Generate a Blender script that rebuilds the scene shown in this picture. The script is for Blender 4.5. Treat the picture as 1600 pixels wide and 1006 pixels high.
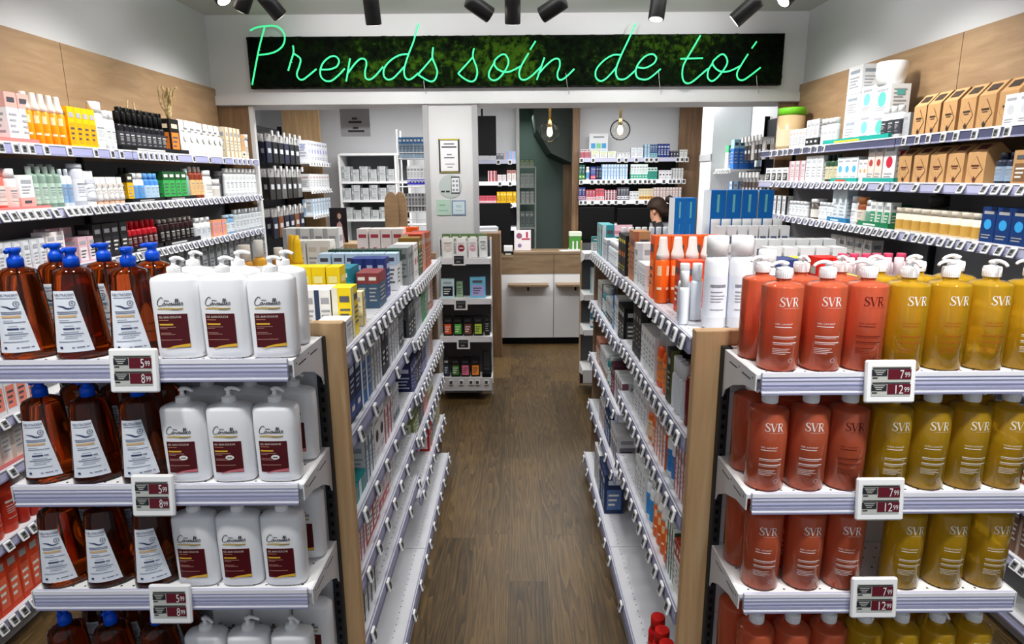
import bpy, math, random
from mathutils import Vector, Matrix
random.seed(7)
for o in list(bpy.data.objects): bpy.data.objects.remove(o)
SC = bpy.context.scene
COL = SC.collection
# ------------------------------------------------------------------ camera
F, CX, CY, VY, H = 1000.0, 803.0, 503.0, 278.0, 1.70
TH = math.atan((CY - VY) / F); ROLL = math.radians(0.4)
ST, CT = math.sin(TH), math.cos(TH)
FW = Vector((0, CT, -ST)); U0 = Vector((0, ST, CT)); R0 = Vector((1, 0, 0))
RT = R0 * math.cos(ROLL) - U0 * math.sin(ROLL); UP = U0 * math.cos(ROLL) + R0 * math.sin(ROLL)
EYE = Vector((0, 0, H))
cd = bpy.data.cameras.new('camera'); cam = bpy.data.objects.new('camera', cd); COL.objects.link(cam)
cd.sensor_width = 36; cd.lens = F / 1600 * 36; cd.shift_x = -(CX - 800) / 1600; cd.clip_start = 0.02
mw = Matrix((RT, UP, -FW)).transposed().to_4x4(); mw.translation = EYE; cam.matrix_world = mw
SC.camera = cam
# ------------------------------------------------------------------ colour management, world
SC.view_settings.view_transform = 'Standard'; SC.view_settings.look = 'None'
SC.view_settings.exposure = 0.0; SC.view_settings.gamma = 1.0; SC.view_settings.use_curve_mapping = False
wd = bpy.data.worlds.new('daylight'); SC.world = wd; wd.use_nodes = True
wd.node_tree.nodes['Background'].inputs[0].default_value = (0.86, 0.92, 1.0, 1)
wd.node_tree.nodes['Background'].inputs[1].default_value = 0.62
SC.cycles.max_bounces = 10; SC.cycles.transmission_bounces = 8; SC.cycles.transparent_max_bounces = 8
SC.cycles.sample_clamp_indirect = 4.0; SC.cycles.caustics_refractive = False; SC.cycles.caustics_reflective = False

def spot(name, loc, tgt, w, ang=60, blend=0.6, soft=0.05, col=(1, 0.985, 0.965)):
    l = bpy.data.lights.new(name, 'SPOT'); l.energy = w; l.spot_size = math.radians(ang); l.spot_blend = blend
    l.shadow_soft_size = soft; l.color = col
    o = bpy.data.objects.new(name, l); COL.objects.link(o); o.location = loc
    o.rotation_euler = (Vector(tgt) - Vector(loc)).to_track_quat('-Z', 'Y').to_euler(); return o
def area(name, loc, sx, sy, w, col=(1, 1, 0.99)):
    l = bpy.data.lights.new(name, 'AREA'); l.shape = 'RECTANGLE'; l.size = sx; l.size_y = sy; l.energy = w; l.color = col
    o = bpy.data.objects.new(name, l); COL.objects.link(o); o.location = loc; return o
# track spots over the shop (the near track hangs above the picture)
for x, tx, ty, tz, w in [(-1.15, -0.85, 1.3, 1.3, 64), (-0.45, -0.6, 1.35, 1.3, 52), (0.5, 0.65, 1.35, 1.3, 82), (1.2, 0.95, 1.3, 1.3, 104)]:
    spot('track_light', (x, 0.72, 2.74), (tx, ty, tz), w, 62, 0.8, 0.07)
for y in (1.9, 3.1, 4.2):
    spot('track_light', (-1.15, y, 2.74), (-2.05, y + .1, 1.5), 95, 88, 0.9, 0.06)
    spot('track_light', (1.15, y, 2.74), (2.0, y + .1, 1.5), 95, 88, 0.9, 0.06)
for y in (2.1, 3.2):
    spot('track_light', (-0.15, y - .3, 2.74), (-0.55, y, 1.0), 52, 80, 0.9, 0.06)
    spot('track_light', (0.2, y - .3, 2.74), (0.6, y, 1.0), 52, 80, 0.9, 0.06)
    spot('track_light', (0.0, y + .2, 2.74), (0.0, y + .6, 0.0), 26, 75, 0.9, 0.08)
for x in (-1.2, -0.45, 0.45, 1.2):
    spot('track_light', (x, 3.9, 2.70), (x * .95, 4.95, 2.35), 25, 85, 1.0, 0.05)
spot('track_light', (-0.46, 3.9, 2.70), (-0.44, 4.95, 1.5), 48, 52, 1.0, 0.05)
up = area('added_ceiling_fill', (0, 3.62, 2.665), 3.4, .3, 60); up.rotation_euler = (math.pi, 0, 0)  # unseen lamp added to brighten the ceiling
area('shop_ceiling_light', (-1.0, 5.95, 2.5), 1.6, 0.3, 40)
area('shop_ceiling_light', (0.9, 6.0, 2.5), 1.8, 0.4, 56)
area('storeroom_light', (0.3, 8.4, 2.45), 0.4, 0.4, 5, (0.85, 1, 0.93))

# ------------------------------------------------------------------ helpers: projection
def P(px, py, X=None, Y=None, Z=None):
    r = FW + RT * ((px - CX) / F) - UP * ((py - CY) / F)
    t = X / r.x if X is not None else Y / r.y if Y is not None else (Z - H) / r.z
    return EYE + r * t
def YX(px, X, z):      # Y on the line (X, z) seen at column px
    a, b = 0.3, 12.0
    for _ in range(40):
        m = (a + b) / 2; q = Vector((X, m, z)) - EYE
        v = CX + F * q.dot(RT) / q.dot(FW)
        if (v - px) * (1 if X < 0 else -1) > 0: b = m
        else: a = m
    return (a + b) / 2
def PX(p):
    q = Vector(p) - EYE; d = q.dot(FW)
    return CX + F * q.dot(RT) / d, CY - F * q.dot(UP) / d, d
# ------------------------------------------------------------------ helpers: materials
def lin(h):
    h = h.lstrip('#'); out = []
    for i in (0, 2, 4):
        c = int(h[i:i + 2], 16) / 255; out.append(c / 12.92 if c <= 0.04045 else ((c + 0.055) / 1.055) ** 2.4)
    return tuple(out) + (1,)
_M = {}
def M(h, rough=0.45, metal=0.0, trans=0.0, ior=1.33, emit=0.0, spec=0.5, alpha=1.0):
    k = (h, rough, metal, trans, ior, emit, spec, alpha)
    if k in _M: return _M[k]
    m = bpy.data.materials.new('paint_' + h.strip('#')); m.use_nodes = True
    b = m.node_tree.nodes['Principled BSDF']; i = b.inputs
    i['Base Color'].default_value = lin(h); i['Roughness'].default_value = rough; i['Metallic'].default_value = metal
    i['Transmission Weight'].default_value = trans; i['IOR'].default_value = ior; i['Specular IOR Level'].default_value = spec
    i['Alpha'].default_value = alpha
    if emit: i['Emission Color'].default_value = lin(h); i['Emission Strength'].default_value = emit
    _M[k] = m; return m
def nodes(name):
    m = bpy.data.materials.new(name); m.use_nodes = True; nt = m.node_tree
    return m, nt, nt.nodes['Principled BSDF'], nt.nodes.new, nt.links.new
def ramp(nt, stops):
    r = nt.nodes.new('ShaderNodeValToRGB'); e = r.color_ramp.elements
    while len(e) < len(stops): e.new(0.5)
    for q, (p, c) in zip(e, stops): q.position = p; q.color = lin(c)
    return r
def wood_mat(name, stops, scale=(1, 1, 1), rough=0.5):
    m, nt, b, N, L = nodes(name)
    tc = N('ShaderNodeTexCoord'); mp = N('ShaderNodeMapping'); mp.inputs['Scale'].default_value = scale
    n = N('ShaderNodeTexNoise'); n.inputs['Scale'].default_value = 3.0; n.inputs['Detail'].default_value = 6; n.inputs['Distortion'].default_value = 0.6
    r = ramp(nt, stops); L(tc.outputs['Object'], mp.inputs[0]); L(mp.outputs[0], n.inputs[0]); L(n.outputs[0], r.inputs[0])
    L(r.outputs[0], b.inputs['Base Color']); b.inputs['Roughness'].default_value = rough; return m
def floor_mat():
    m, nt, b, N, L = nodes('oak_planks')
    tc = N('ShaderNodeTexCoord'); sp = N('ShaderNodeSeparateXYZ'); L(tc.outputs['Object'], sp.inputs[0])
    def math_(op, a, bb=None):
        n = N('ShaderNodeMath'); n.operation = op
        for k, v in ((0, a), (1, bb)):
            if v is None: continue
            if isinstance(v, (int, float)): n.inputs[k].default_value = v
            else: L(v, n.inputs[k])
        return n.outputs[0]
    W = 0.168; LEN = 1.25
    u = math_('DIVIDE', math_('ADD', sp.outputs[0], 10 * W + 0.03), W); ui = math_('FLOOR', u); uf = math_('FRACT', u)
    wn = N('ShaderNodeTexWhiteNoise'); wn.noise_dimensions = '1D'; L(ui, wn.inputs['W'])
    v = math_('ADD', math_('DIVIDE', sp.outputs[1], LEN), math_('MULTIPLY', wn.outputs[0], 7.3)); vi = math_('FLOOR', v); vf = math_('FRACT', v)
    cb = N('ShaderNodeCombineXYZ'); L(ui, cb.inputs[0]); L(vi, cb.inputs[1])
    w2 = N('ShaderNodeTexWhiteNoise'); w2.noise_dimensions = '2D'; L(cb.outputs[0], w2.inputs['Vector'])
    # grain: long rings along the plank
    cg = N('ShaderNodeCombineXYZ'); L(math_('ADD', math_('MULTIPLY', sp.outputs[0], 10.0), math_('MULTIPLY', w2.outputs[0], 31)), cg.inputs[0]); L(math_('MULTIPLY', sp.outputs[1], 0.55), cg.inputs[1]); L(math_('MULTIPLY', w2.outputs[0], 17), cg.inputs[2])
    nz = N('ShaderNodeTexNoise'); nz.inputs['Scale'].default_value = 1.3; nz.inputs['Detail'].default_value = 1.5; L(cg.outputs[0], nz.inputs[0])
    rings = math_('FRACT', math_('MULTIPLY', nz.outputs[0], 15.0))
    n2 = N('ShaderNodeTexNoise'); n2.inputs['Scale'].default_value = 14; n2.inputs['Detail'].default_value = 5
    cg2 = N('ShaderNodeCombineXYZ'); L(math_('MULTIPLY', sp.outputs[0], 8.0), cg2.inputs[0]); L(math_('MULTIPLY', sp.outputs[1], 0.6), cg2.inputs[1]); L(w2.outputs[0], cg2.inputs[2]); L(cg2.outputs[0], n2.inputs[0])
    n3 = N('ShaderNodeTexNoise'); n3.inputs['Scale'].default_value = 2.2; n3.inputs['Detail'].default_value = 3; L(tc.outputs['Object'], n3.inputs[0])
    t = math_('ADD', math_('MULTIPLY', n2.outputs[0], 0.42), math_('MULTIPLY', rings, 0.26))
    t = math_('ADD', t, math_('MULTIPLY', w2.outputs[0], 0.16)); t = math_('ADD', t, math_('MULTIPLY', n3.outputs[0], 0.3))
    r = ramp(nt, [(0.25, '#1e1609'), (0.5, '#41311a'), (0.78, '#634d2c')]); L(t, r.inputs[0])
    def edge(x, w): return math_('LESS_THAN', math_('MINIMUM', x, math_('SUBTRACT', 1.0, x)), w)
    gap = math_('MAXIMUM', edge(uf, 0.010), edge(vf, 0.0013))
    mx = N('ShaderNodeMix'); mx.data_type = 'RGBA'; L(gap, mx.inputs[0]); L(r.outputs[0], mx.inputs[6]); mx.inputs[7].default_value = lin('#3c2d1a')
    L(mx.outputs[2], b.inputs['Base Color']); b.inputs['Roughness'].default_value = 0.42; b.inputs['Specular IOR Level'].default_value = 0.35
    bp = N('ShaderNodeBump'); bp.inputs['Strength'].default_value = 0.12; bp.inputs['Distance'].default_value = 0.004; L(t, bp.inputs['Height']); L(bp.outputs[0], b.inputs['Normal'])
    return m
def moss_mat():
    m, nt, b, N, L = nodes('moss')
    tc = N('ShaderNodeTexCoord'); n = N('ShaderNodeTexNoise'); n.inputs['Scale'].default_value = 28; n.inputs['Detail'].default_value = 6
    n2 = N('ShaderNodeTexNoise'); n2.inputs['Scale'].default_value = 1.7; L(tc.outputs['Object'], n2.inputs[0])  # broad patches paint spotlit and near-black areas into the moss colour
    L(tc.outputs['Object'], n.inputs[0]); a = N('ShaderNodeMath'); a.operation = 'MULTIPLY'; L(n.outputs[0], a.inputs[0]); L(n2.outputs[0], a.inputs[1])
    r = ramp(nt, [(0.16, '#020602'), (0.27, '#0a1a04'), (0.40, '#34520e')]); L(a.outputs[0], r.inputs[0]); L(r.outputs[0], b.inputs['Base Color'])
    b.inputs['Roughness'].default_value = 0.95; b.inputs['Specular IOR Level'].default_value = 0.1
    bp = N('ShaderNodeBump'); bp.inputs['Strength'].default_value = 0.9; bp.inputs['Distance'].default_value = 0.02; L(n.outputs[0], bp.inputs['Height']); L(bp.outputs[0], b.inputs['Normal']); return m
def liquid(name, tint, body, clear=.5, through=.5):
    m, nt, b, N, L = nodes(name); out = nt.nodes['Material Output']; nt.nodes.remove(b)
    t = N('ShaderNodeBsdfTransparent'); t.inputs[0].default_value = lin(tint); d = N('ShaderNodeBsdfDiffuse'); d.inputs[0].default_value = lin(body)
    tl = N('ShaderNodeBsdfTranslucent'); tl.inputs[0].default_value = lin(body); g = N('ShaderNodeBsdfGlossy'); g.inputs['Roughness'].default_value = .06
    a = N('ShaderNodeMixShader'); a.inputs[0].default_value = through; L(d.outputs[0], a.inputs[1]); L(tl.outputs[0], a.inputs[2])
    c = N('ShaderNodeMixShader'); c.inputs[0].default_value = clear; L(a.outputs[0], c.inputs[1]); L(t.outputs[0], c.inputs[2])
    f = N('ShaderNodeFresnel'); f.inputs[0].default_value = 1.4; e = N('ShaderNodeMixShader'); L(f.outputs[0], e.inputs[0]); L(c.outputs[0], e.inputs[1]); L(g.outputs[0], e.inputs[2]); L(e.outputs[0], out.inputs[0]); return m
def wall_mat(name, h, rough=0.75):
    m, nt, b, N, L = nodes(name)
    tc = N('ShaderNodeTexCoord'); n = N('ShaderNodeTexNoise'); n.inputs['Scale'].default_value = 60; n.inputs['Detail'].default_value = 3; L(tc.outputs['Object'], n.inputs[0])
    bp = N('ShaderNodeBump'); bp.inputs['Strength'].default_value = 0.05; bp.inputs['Distance'].default_value = 0.002; L(n.outputs[0], bp.inputs['Height']); L(bp.outputs[0], b.inputs['Normal'])
    b.inputs['Base Color'].default_value = lin(h); b.inputs['Roughness'].default_value = rough; return m
GRAIL = M('#9092ae', .35); GRAILD = M('#6c6e8a', .35); DECK = M('#c6c7cc', .45); GEDGE = M('#c9cad4', .4)
OAK = wood_mat('light_oak', [(0.3, '#8f7152'), (0.55, '#9b7d5c'), (0.75, '#a88a68')], (1.2, 1.2, 8), 0.55)
COUNTERW = wood_mat('counter_oak', [(0.3, '#6f5b44'), (.55, '#7d684f'), (.8, '#8b755a')], (1.5, 9, 9), .5)
OAKV = wood_mat('oak_edge', [(0.3, '#b08c62'), (0.55, '#c09c70'), (0.75, '#ccac82')], (14, 14, 1.0), 0.5)
WALNUT = wood_mat('brown_oak', [(0.3, '#6d5238'), (0.6, '#84664a'), (0.8, '#947656')], (9, 9, 0.9), 0.5)
WHITE = M('#f2f2f2', 0.4); OFFW = M('#dcdcdc', 0.5); STEELW = M('#e4e5e8', 0.35); RAIL = M('#c3c4da', 0.3); RAILD = M('#8f90ad', 0.3); RAILW = M('#f4f4fa', 0.3)
CHAR = M('#707074', 0.6); BLK = M('#0b0b0c', 0.6, spec=0.25); DARK = M('#18181b', 0.5); HOLE = M('#303034', 0.8); GREY = M('#9b9c9e', 0.5); SCRN = M('#b9bbb4', 0.4); INK = M('#26262a', 0.6); RED_S = M('#5e1422', 0.4)

# ------------------------------------------------------------------ helpers: meshes
class MB:
    def __init__(s): s.v = []; s.f = []; s.mi = []; s.sm = []; s.ms = []
    def m(s, mat):
        if mat not in s.ms: s.ms.append(mat)
        return s.ms.index(mat)
    def add(s, vs, fs, mat, smooth=False):
        o = len(s.v); s.v += [tuple(p) for p in vs]; k = s.m(mat)
        for f in fs: s.f.append(tuple(o + i for i in f)); s.mi.append(k); s.sm.append(smooth)
        return s
    def box(s, x0, x1, y0, y1, z0, z1, mat):
        vs = [(x0, y0, z0), (x1, y0, z0), (x1, y1, z0), (x0, y1, z0), (x0, y0, z1), (x1, y0, z1), (x1, y1, z1), (x0, y1, z1)]
        return s.add(vs, [(0, 3, 2, 1), (4, 5, 6, 7), (0, 1, 5, 4), (1, 2, 6, 5), (2, 3, 7, 6), (3, 0, 4, 7)], mat)
    def rbox(s, x0, x1, y0, y1, z0, z1, mat, c=0.004):   # box with chamfered vertical and top edges
        def ring(i, z): return [(x0 + i + c, y0 + i, z), (x1 - i - c, y0 + i, z), (x1 - i, y0 + i + c, z), (x1 - i, y1 - i - c, z), (x1 - i - c, y1 - i, z), (x0 + i + c, y1 - i, z), (x0 + i, y1 - i - c, z), (x0 + i, y0 + i + c, z)]
        return s.loft([ring(c * .6, z0), ring(0, z0 + c), ring(0, z1 - c), ring(c * .6, z1)], mat, False)
    def loft(s, rings, mat, smooth=True, cap=True, closed=True):
        n = len(rings[0]); vs = [p for r in rings for p in r]; fs = []
        for i in range(len(rings) - 1):
            for j in range(n if closed else n - 1):
                a = i * n + j; b = i * n + (j + 1) % n; fs.append((a, b, b + n, a + n))
        s.add(vs, fs, mat, smooth)
        if cap:
            o = len(s.v) - len(vs); k = s.m(mat)
            for f in (tuple(o + j for j in reversed(range(n))), tuple(o + (len(rings) - 1) * n + j for j in range(n))):
                s.f.append(f); s.mi.append(k); s.sm.append(False)
        return s
    def lathe(s, prof, mat, n=16, cx=0, cy=0, sx=1, sy=1, smooth=True, cap=True):
        return s.loft([[(cx + r * sx * math.cos(2 * math.pi * j / n), cy + r * sy * math.sin(2 * math.pi * j / n), z) for j in range(n)] for r, z in prof], mat, smooth, cap)
    def tube(s, path, r, mat, n=8, taper=None):
        rings = []; path = [Vector(p) for p in path]; ref = Vector((0.13, 0.31, 0.94))
        for i, p in enumerate(path):
            t = (path[min(i + 1, len(path) - 1)] - path[max(i - 1, 0)]).normalized()
            a = t.cross(ref)
            if a.length < 1e-4: a = t.cross(Vector((1, 0, 0)))
            a.normalize(); b = t.cross(a); ref = a.cross(t); rr = r if taper is None else taper[i]
            rings.append([p + a * rr * math.cos(2 * math.pi * j / n) + b * rr * math.sin(2 * math.pi * j / n) for j in range(n)])
        return s.loft(rings, mat, True)
    def cyl(s, a, b, r, mat, n=16): return s.tube([a, b], r, mat, n)
    def quad(s, pts, mat): return s.add(pts, [tuple(range(len(pts)))], mat)
    def disc(s, c, r, ax, ay, mat, n=14):
        c, ax, ay = Vector(c), Vector(ax), Vector(ay)
        return s.quad([c + ax * r * math.cos(2 * math.pi * i / n) + ay * r * math.sin(2 * math.pi * i / n) for i in range(n)], mat)
    def ribbon(s, pts, w, fn, mat):       # flat stroke through 2D points, mapped by fn(x, z)
        vs = []
        for i, p in enumerate(pts):
            a, b = pts[max(i - 1, 0)], pts[min(i + 1, len(pts) - 1)]
            dx, dz = b[0] - a[0], b[1] - a[1]; l = math.hypot(dx, dz) or 1; ww = w[i] if isinstance(w, (list, tuple)) else w
            nx, nz = -dz / l * ww / 2, dx / l * ww / 2
            vs += [fn(p[0] + nx, p[1] + nz), fn(p[0] - nx, p[1] - nz)]
        return s.add(vs, [(2 * i, 2 * i + 1, 2 * i + 3, 2 * i + 2) for i in range(len(pts) - 1)], mat)
    def build(s, name):
        me = bpy.data.meshes.new(name); me.from_pydata(s.v, [], s.f)
        for m_ in s.ms: me.materials.append(m_)
        me.polygons.foreach_set('material_index', s.mi); me.polygons.foreach_set('use_smooth', s.sm); me.update(); return me
_T = {}
def text2d(st):
    if st not in _T:
        c = bpy.data.curves.new('t', 'FONT'); c.body = st; c.size = 1; o = bpy.data.objects.new('t', c); COL.objects.link(o)
        dg = bpy.context.evaluated_depsgraph_get(); me = o.evaluated_get(dg).to_mesh()
        vs = [(v.co.x, v.co.y) for v in me.vertices]; fs = [tuple(p.vertices) for p in me.polygons]
        x0 = min(v[0] for v in vs); x1 = max(v[0] for v in vs); y0 = min(v[1] for v in vs)
        _T[st] = ([(v[0] - x0, v[1] - y0) for v in vs], fs, x1 - x0, max(v[1] for v in vs) - y0)
        bpy.data.objects.remove(o); bpy.data.curves.remove(c)
    return _T[st]
def put_text(mb, st, x, z, w, h, fn, mat):
    vs, fs, tw, th = text2d(st); mb.add([fn(x + vx / tw * w, z + vy / th * h) for vx, vy in vs], fs, mat)
def smooth2(pts, k=4):                     # Catmull-Rom
    out = []
    for i in range(len(pts) - 1):
        p0, p1, p2, p3 = pts[max(i - 1, 0)], pts[i], pts[i + 1], pts[min(i + 2, len(pts) - 1)]
        for j in range(k):
            t = j / k
            out.append(tuple(0.5 * (2 * b + (c - a) * t + (2 * a - 5 * b + 4 * c - d) * t * t + (3 * b - a - 3 * c + d) * t ** 3) for a, b, c, d in zip(p0, p1, p2, p3)))
    return out + [tuple(pts[-1])]
# ------------------------------------------------------------------ helpers: objects
LABELS = {}
def mesh_ob(name, me, parent=None, loc=(0, 0, 0), rz=0.0):
    o = bpy.data.objects.new(name, me); COL.objects.link(o); o.location = loc; o.rotation_euler = (0, 0, rz)
    if parent is not None: o.parent = parent
    return o
def tag(o, label, cat, group=None):
    o['label'] = label; o['category'] = cat
    if group: o['group'] = group
    LABELS.setdefault(label, []).append(o.name); return o
def struct(name, mb, label=None):
    o = mesh_ob(name, mb.build(name)); o['kind'] = 'structure'
    if label: o['label'] = label
    return o
def thing(name, label, cat, parts=(), loc=(0, 0, 0), rz=0.0, group=None):
    """parts: [(part name, mesh, [(sub-part name, mesh)...])] ; a part named None makes a one-mesh thing"""
    if len(parts) == 1 and parts[0][0] is None: o = mesh_ob(name, parts[0][1], None, loc, rz)
    else:
        o = bpy.data.objects.new(name, None); COL.objects.link(o); o.location = loc; o.rotation_euler = (0, 0, rz); o.empty_display_size = 0.02
        for p in parts:
            q = mesh_ob(p[0], p[1], o)
            for sp in (p[2] if len(p) > 2 else ()): mesh_ob(sp[0], sp[1], q)
    return tag(o, label, cat, group)
ORD = 'first second third fourth fifth sixth seventh eighth ninth tenth eleventh twelfth thirteenth fourteenth fifteenth sixteenth seventeenth eighteenth nineteenth'.split()
TENS = {2: 'twent', 3: 'thirt', 4: 'fort', 5: 'fift', 6: 'sixt'}
def ordw(i):
    if i < 19: return ORD[i]
    n = i + 1; t, u = divmod(n, 10)
    return TENS[t] + 'ieth' if u == 0 else TENS[t] + 'y-' + ORD[u - 1]
def place_word(i, n, along):
    if n == 1: return ''
    if along == 'Y':
        return ', nearest camera' if i == 0 else ', farthest from camera' if i == n - 1 and n > 2 else f', {ordw(i)} from camera'
    return ', leftmost' if i == 0 else ', rightmost' if i == n - 1 else f', {ordw(i)} from the left'
# ================================================================== setting
WALLW = wall_mat('white_paint', '#d4d5d6'); CEIL = wall_mat('ceiling_paint', '#cfcfcd'); LINT = wall_mat('lintel_paint', '#e6e7e8')
XL, XR, YL, ZC = -2.2, 2.13, 4.95, 2.85
struct('floor', MB().box(-3, 3, -1.5, 10, -0.1, 0, floor_mat()))
struct('ceiling', MB().box(XL - .2, XR + .2, -1.0, YL + .35, ZC, ZC + .1, CEIL))
struct('wall_left', MB().box(XL - .15, XL, -1.0, 5.26, 0, ZC, WALLW))
struct('wall_right', MB().box(XR, XR + .15, -1.0, 9, 0, ZC, WALLW))
lb = MB().box(XL, XR, YL, YL + .35, 2.235, ZC, LINT); lb.box(XL, XR, YL - .02, YL, 2.235, 2.30, LINT)
struct('wall_lintel', lb)
struct('ceiling_back', MB().box(XL - .8, XR, YL + .35, 9, 2.62, 2.72, CEIL))
struct('wall_pillar', MB().box(-.625, -.30, YL + .005, YL + .30, 0, 2.235, WALLW))
tr = MB()
for x in (-.665, -.30): tr.box(x, x + .04, YL - .005, YL + .06, 0, 2.235, M('#a9a9ab', .4))
struct('trim_1', tr)
# wooden upper wall panels and dark lower backs
for side, X, xn, s in (('left', XL, 'left', 1), ('right', XR, 'right', -1)):
    edges = [0.9, 2.05, 3.30, YL] if s > 0 else [0.9, 1.95, 3.20, YL]
    for i in range(3):
        a, b = sorted((X, X + s * .025)); w = thing('wall_panel', f'light oak veneer panel, high on {xn} wall' + place_word(i, 3, 'Y'), 'wall panel', [(None, MB().box(a, b, edges[i] + .002, edges[i + 1] - .002, 1.80, 2.35, OAK).build('wall_panel'))], group=f'oak panels on the {xn} wall')
# ================================================================== wall shelving
LZ = [1.84, 1.587, 1.34, 1.09, .84, .65, .393, .108]
RZ = [1.873, 1.66, 1.435, 1.19, .95, .74, .53, .315, .10]
TAGQ = []       # price tags waiting: (location, rz, tilt, label stem, sequence key)
def wall_unit(side, X, Xf, zs, y0, y1, idx):
    s = 1 if side == 'left' else -1
    parts = []
    a, b = sorted((X + s * .002, X + s * .02)); bk = MB().box(a, b, y0, y1, 0.0, zs[0], CHAR)
    parts.append(('back_panel', bk.build('back_panel')))
    for i, z in enumerate(zs):
        sh = MB(); a, b = sorted((X + s * .02, Xf - s * .003)); sh.box(a, b, y0 + .003, y1 - .003, z - .018, z, CHAR if i in (0,) else OFFW)  # top board dark grey: shade of its underside put into the colour
        rl = MB(); a, b = sorted((Xf - s * .003, Xf + s * .004)); rl.box(a, b, y0 + .003, y1 - .003, z - .036, z + .006, M('#4c4e68', .3) if side == 'right' and i == 0 else M('#a3a5cc', .3) if i == 0 else M('#b9bad6', .3))  # left top rail's deeper lavender has its shadow put into the colour
        a, b = sorted((Xf + s * .003, Xf + s * .007)); rl.box(a, b, y0 + .003, y1 - .003, z - .038, z - .030, RAILD); rl.box(a, b, y0 + .003, y1 - .003, z + .002, z + .008, RAILW)
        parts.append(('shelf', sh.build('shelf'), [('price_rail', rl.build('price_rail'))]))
    for y in (y0 + .004, y1 - .004): a, b = sorted((X + s * .02, X + s * .05)); parts.append(('upright', MB().box(a, b, y - .004, y + .004, 0, zs[0], DARK).build('upright')))
    a, b = sorted((X + s * .02, Xf - s * .03)); parts.append(('plinth', MB().box(a, b, y0 + .003, y1 - .003, 0, .07, OFFW).build('plinth')))
    which = ['nearest the camera', 'in the middle', 'farthest from the camera'][idx]
    return thing('wall_shelving', f'white railed {side} wall shelving bay with dark back, {which}', 'shelving', parts, group=f'shelving bays on the {side} wall')
XLF, XRF = -1.90, 1.85
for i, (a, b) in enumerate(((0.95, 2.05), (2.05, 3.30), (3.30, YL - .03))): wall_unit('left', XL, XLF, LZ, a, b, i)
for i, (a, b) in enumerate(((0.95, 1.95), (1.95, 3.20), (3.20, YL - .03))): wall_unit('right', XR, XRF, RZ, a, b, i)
# ================================================================== products
def lum(h): h = h.lstrip('#'); return (int(h[0:2], 16) * .3 + int(h[2:4], 16) * .59 + int(h[4:6], 16) * .11)
def carton(w, d, h, c, acc, style='logo', ink=None):
    b = MB(); m = M(c, .5); am = M(acc, .5); ik = M(ink or ('#a3a5ac' if lum(c) > 170 else '#55565c' if lum(c) > 110 else '#a9a9a6'), .6); iw = M('#e9e6de' if lum(acc) < 140 else '#4a4a52', .6)
    b.box(-w / 2, w / 2, -d / 2, d / 2, 0, h, m); e = .0007
    def pan(f, u0, u1, v0, v1, mat, k=1):
        z0, z1 = v0 * h, v1 * h; q = e * k
        if f in 'fb':
            y = -d / 2 - q if f == 'f' else d / 2 + q; s = 1 if f == 'f' else -1
            b.quad([(s * (u0 - .5) * w, y, z0), (s * (u1 - .5) * w, y, z0), (s * (u1 - .5) * w, y, z1), (s * (u0 - .5) * w, y, z1)], mat)
        elif f in 'lr':
            x = w / 2 + q if f == 'r' else -w / 2 - q; s = 1 if f == 'r' else -1
            b.quad([(x, s * (u0 - .5) * d, z0), (x, s * (u1 - .5) * d, z0), (x, s * (u1 - .5) * d, z1), (x, s * (u0 - .5) * d, z1)], mat)
    def lines(f, v0, v1, n, u0=.14, um=.8):
        for i in range(n):
            v = v1 - (v1 - v0) * (i + .5) / n; pan(f, u0, u0 + (um - u0) * (1 - .28 * ((i * 7) % 3) / 2), v, v + (v1 - v0) / n * .38, ik, 2)
    F4 = 'flrb'
    if style == 'band':
        for f in F4: pan(f, 0, 1, .08, .34, am)
        pan('f', .14, .86, .76, .86, ik, 2); lines('f', .42, .68, 3); pan('f', .2, .7, .17, .25, iw, 2); lines('l', .45, .9, 4); lines('r', .45, .9, 4)
    elif style == 'top':
        for f in F4: pan(f, 0, 1, .70, 1, am)
        b.quad([(-w / 2, -d / 2, h + e), (w / 2, -d / 2, h + e), (w / 2, d / 2, h + e), (-w / 2, d / 2, h + e)], am)
        pan('f', .15, .8, .80, .9, iw, 2); lines('f', .15, .6, 4); lines('l', .15, .6, 4); lines('r', .15, .6, 4)
    elif style == 'dot':
        for f, y in (('f', -d / 2 - e), ('b', d / 2 + e)): b.disc((0, y, h * .52), min(w, h) * .27, (1, 0, 0), (0, 0, 1), am)
        pan('f', .15, .85, .8, .88, ik); lines('f', .1, .25, 2); lines('l', .2, .85, 5); lines('r', .2, .85, 5); pan('r', .3, .7, .62, .8, am, 3); pan('l', .3, .7, .62, .8, am, 3)
    elif style == 'side':
        for f in 'lr': pan(f, 0, 1, 0, 1, am)
        pan('f', .42, .58, .74, .95, M('#7fd0cf', .5)); pan('f', .47, .52, .3, .66, M('#6fb4e6', .5)); lines('r', .4, .8, 3, .2, .8)
    elif style == 'vert':
        for f in F4: pan(f, .0, .3, 0, 1, am)
        for f in 'flr': pan(f, .4, .9, .72, .84, ik, 2); lines(f, .2, .6, 4, .4, .92)
    elif style == 'panel':
        for f in 'flr': pan(f, .12, .88, .1, .62, am); pan(f, .18, .8, .74, .86, ik, 2)
        for f in 'flr':
            for i in range(3): pan(f, .2, .75 - .1 * i, .45 - i * .12, .5 - i * .12, iw, 2)
    else:
        for f in 'flr': pan(f, .14, .8, .72, .84, am); lines(f, .16, .6, 4)
    return [(None, b.build('carton'))]
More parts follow.
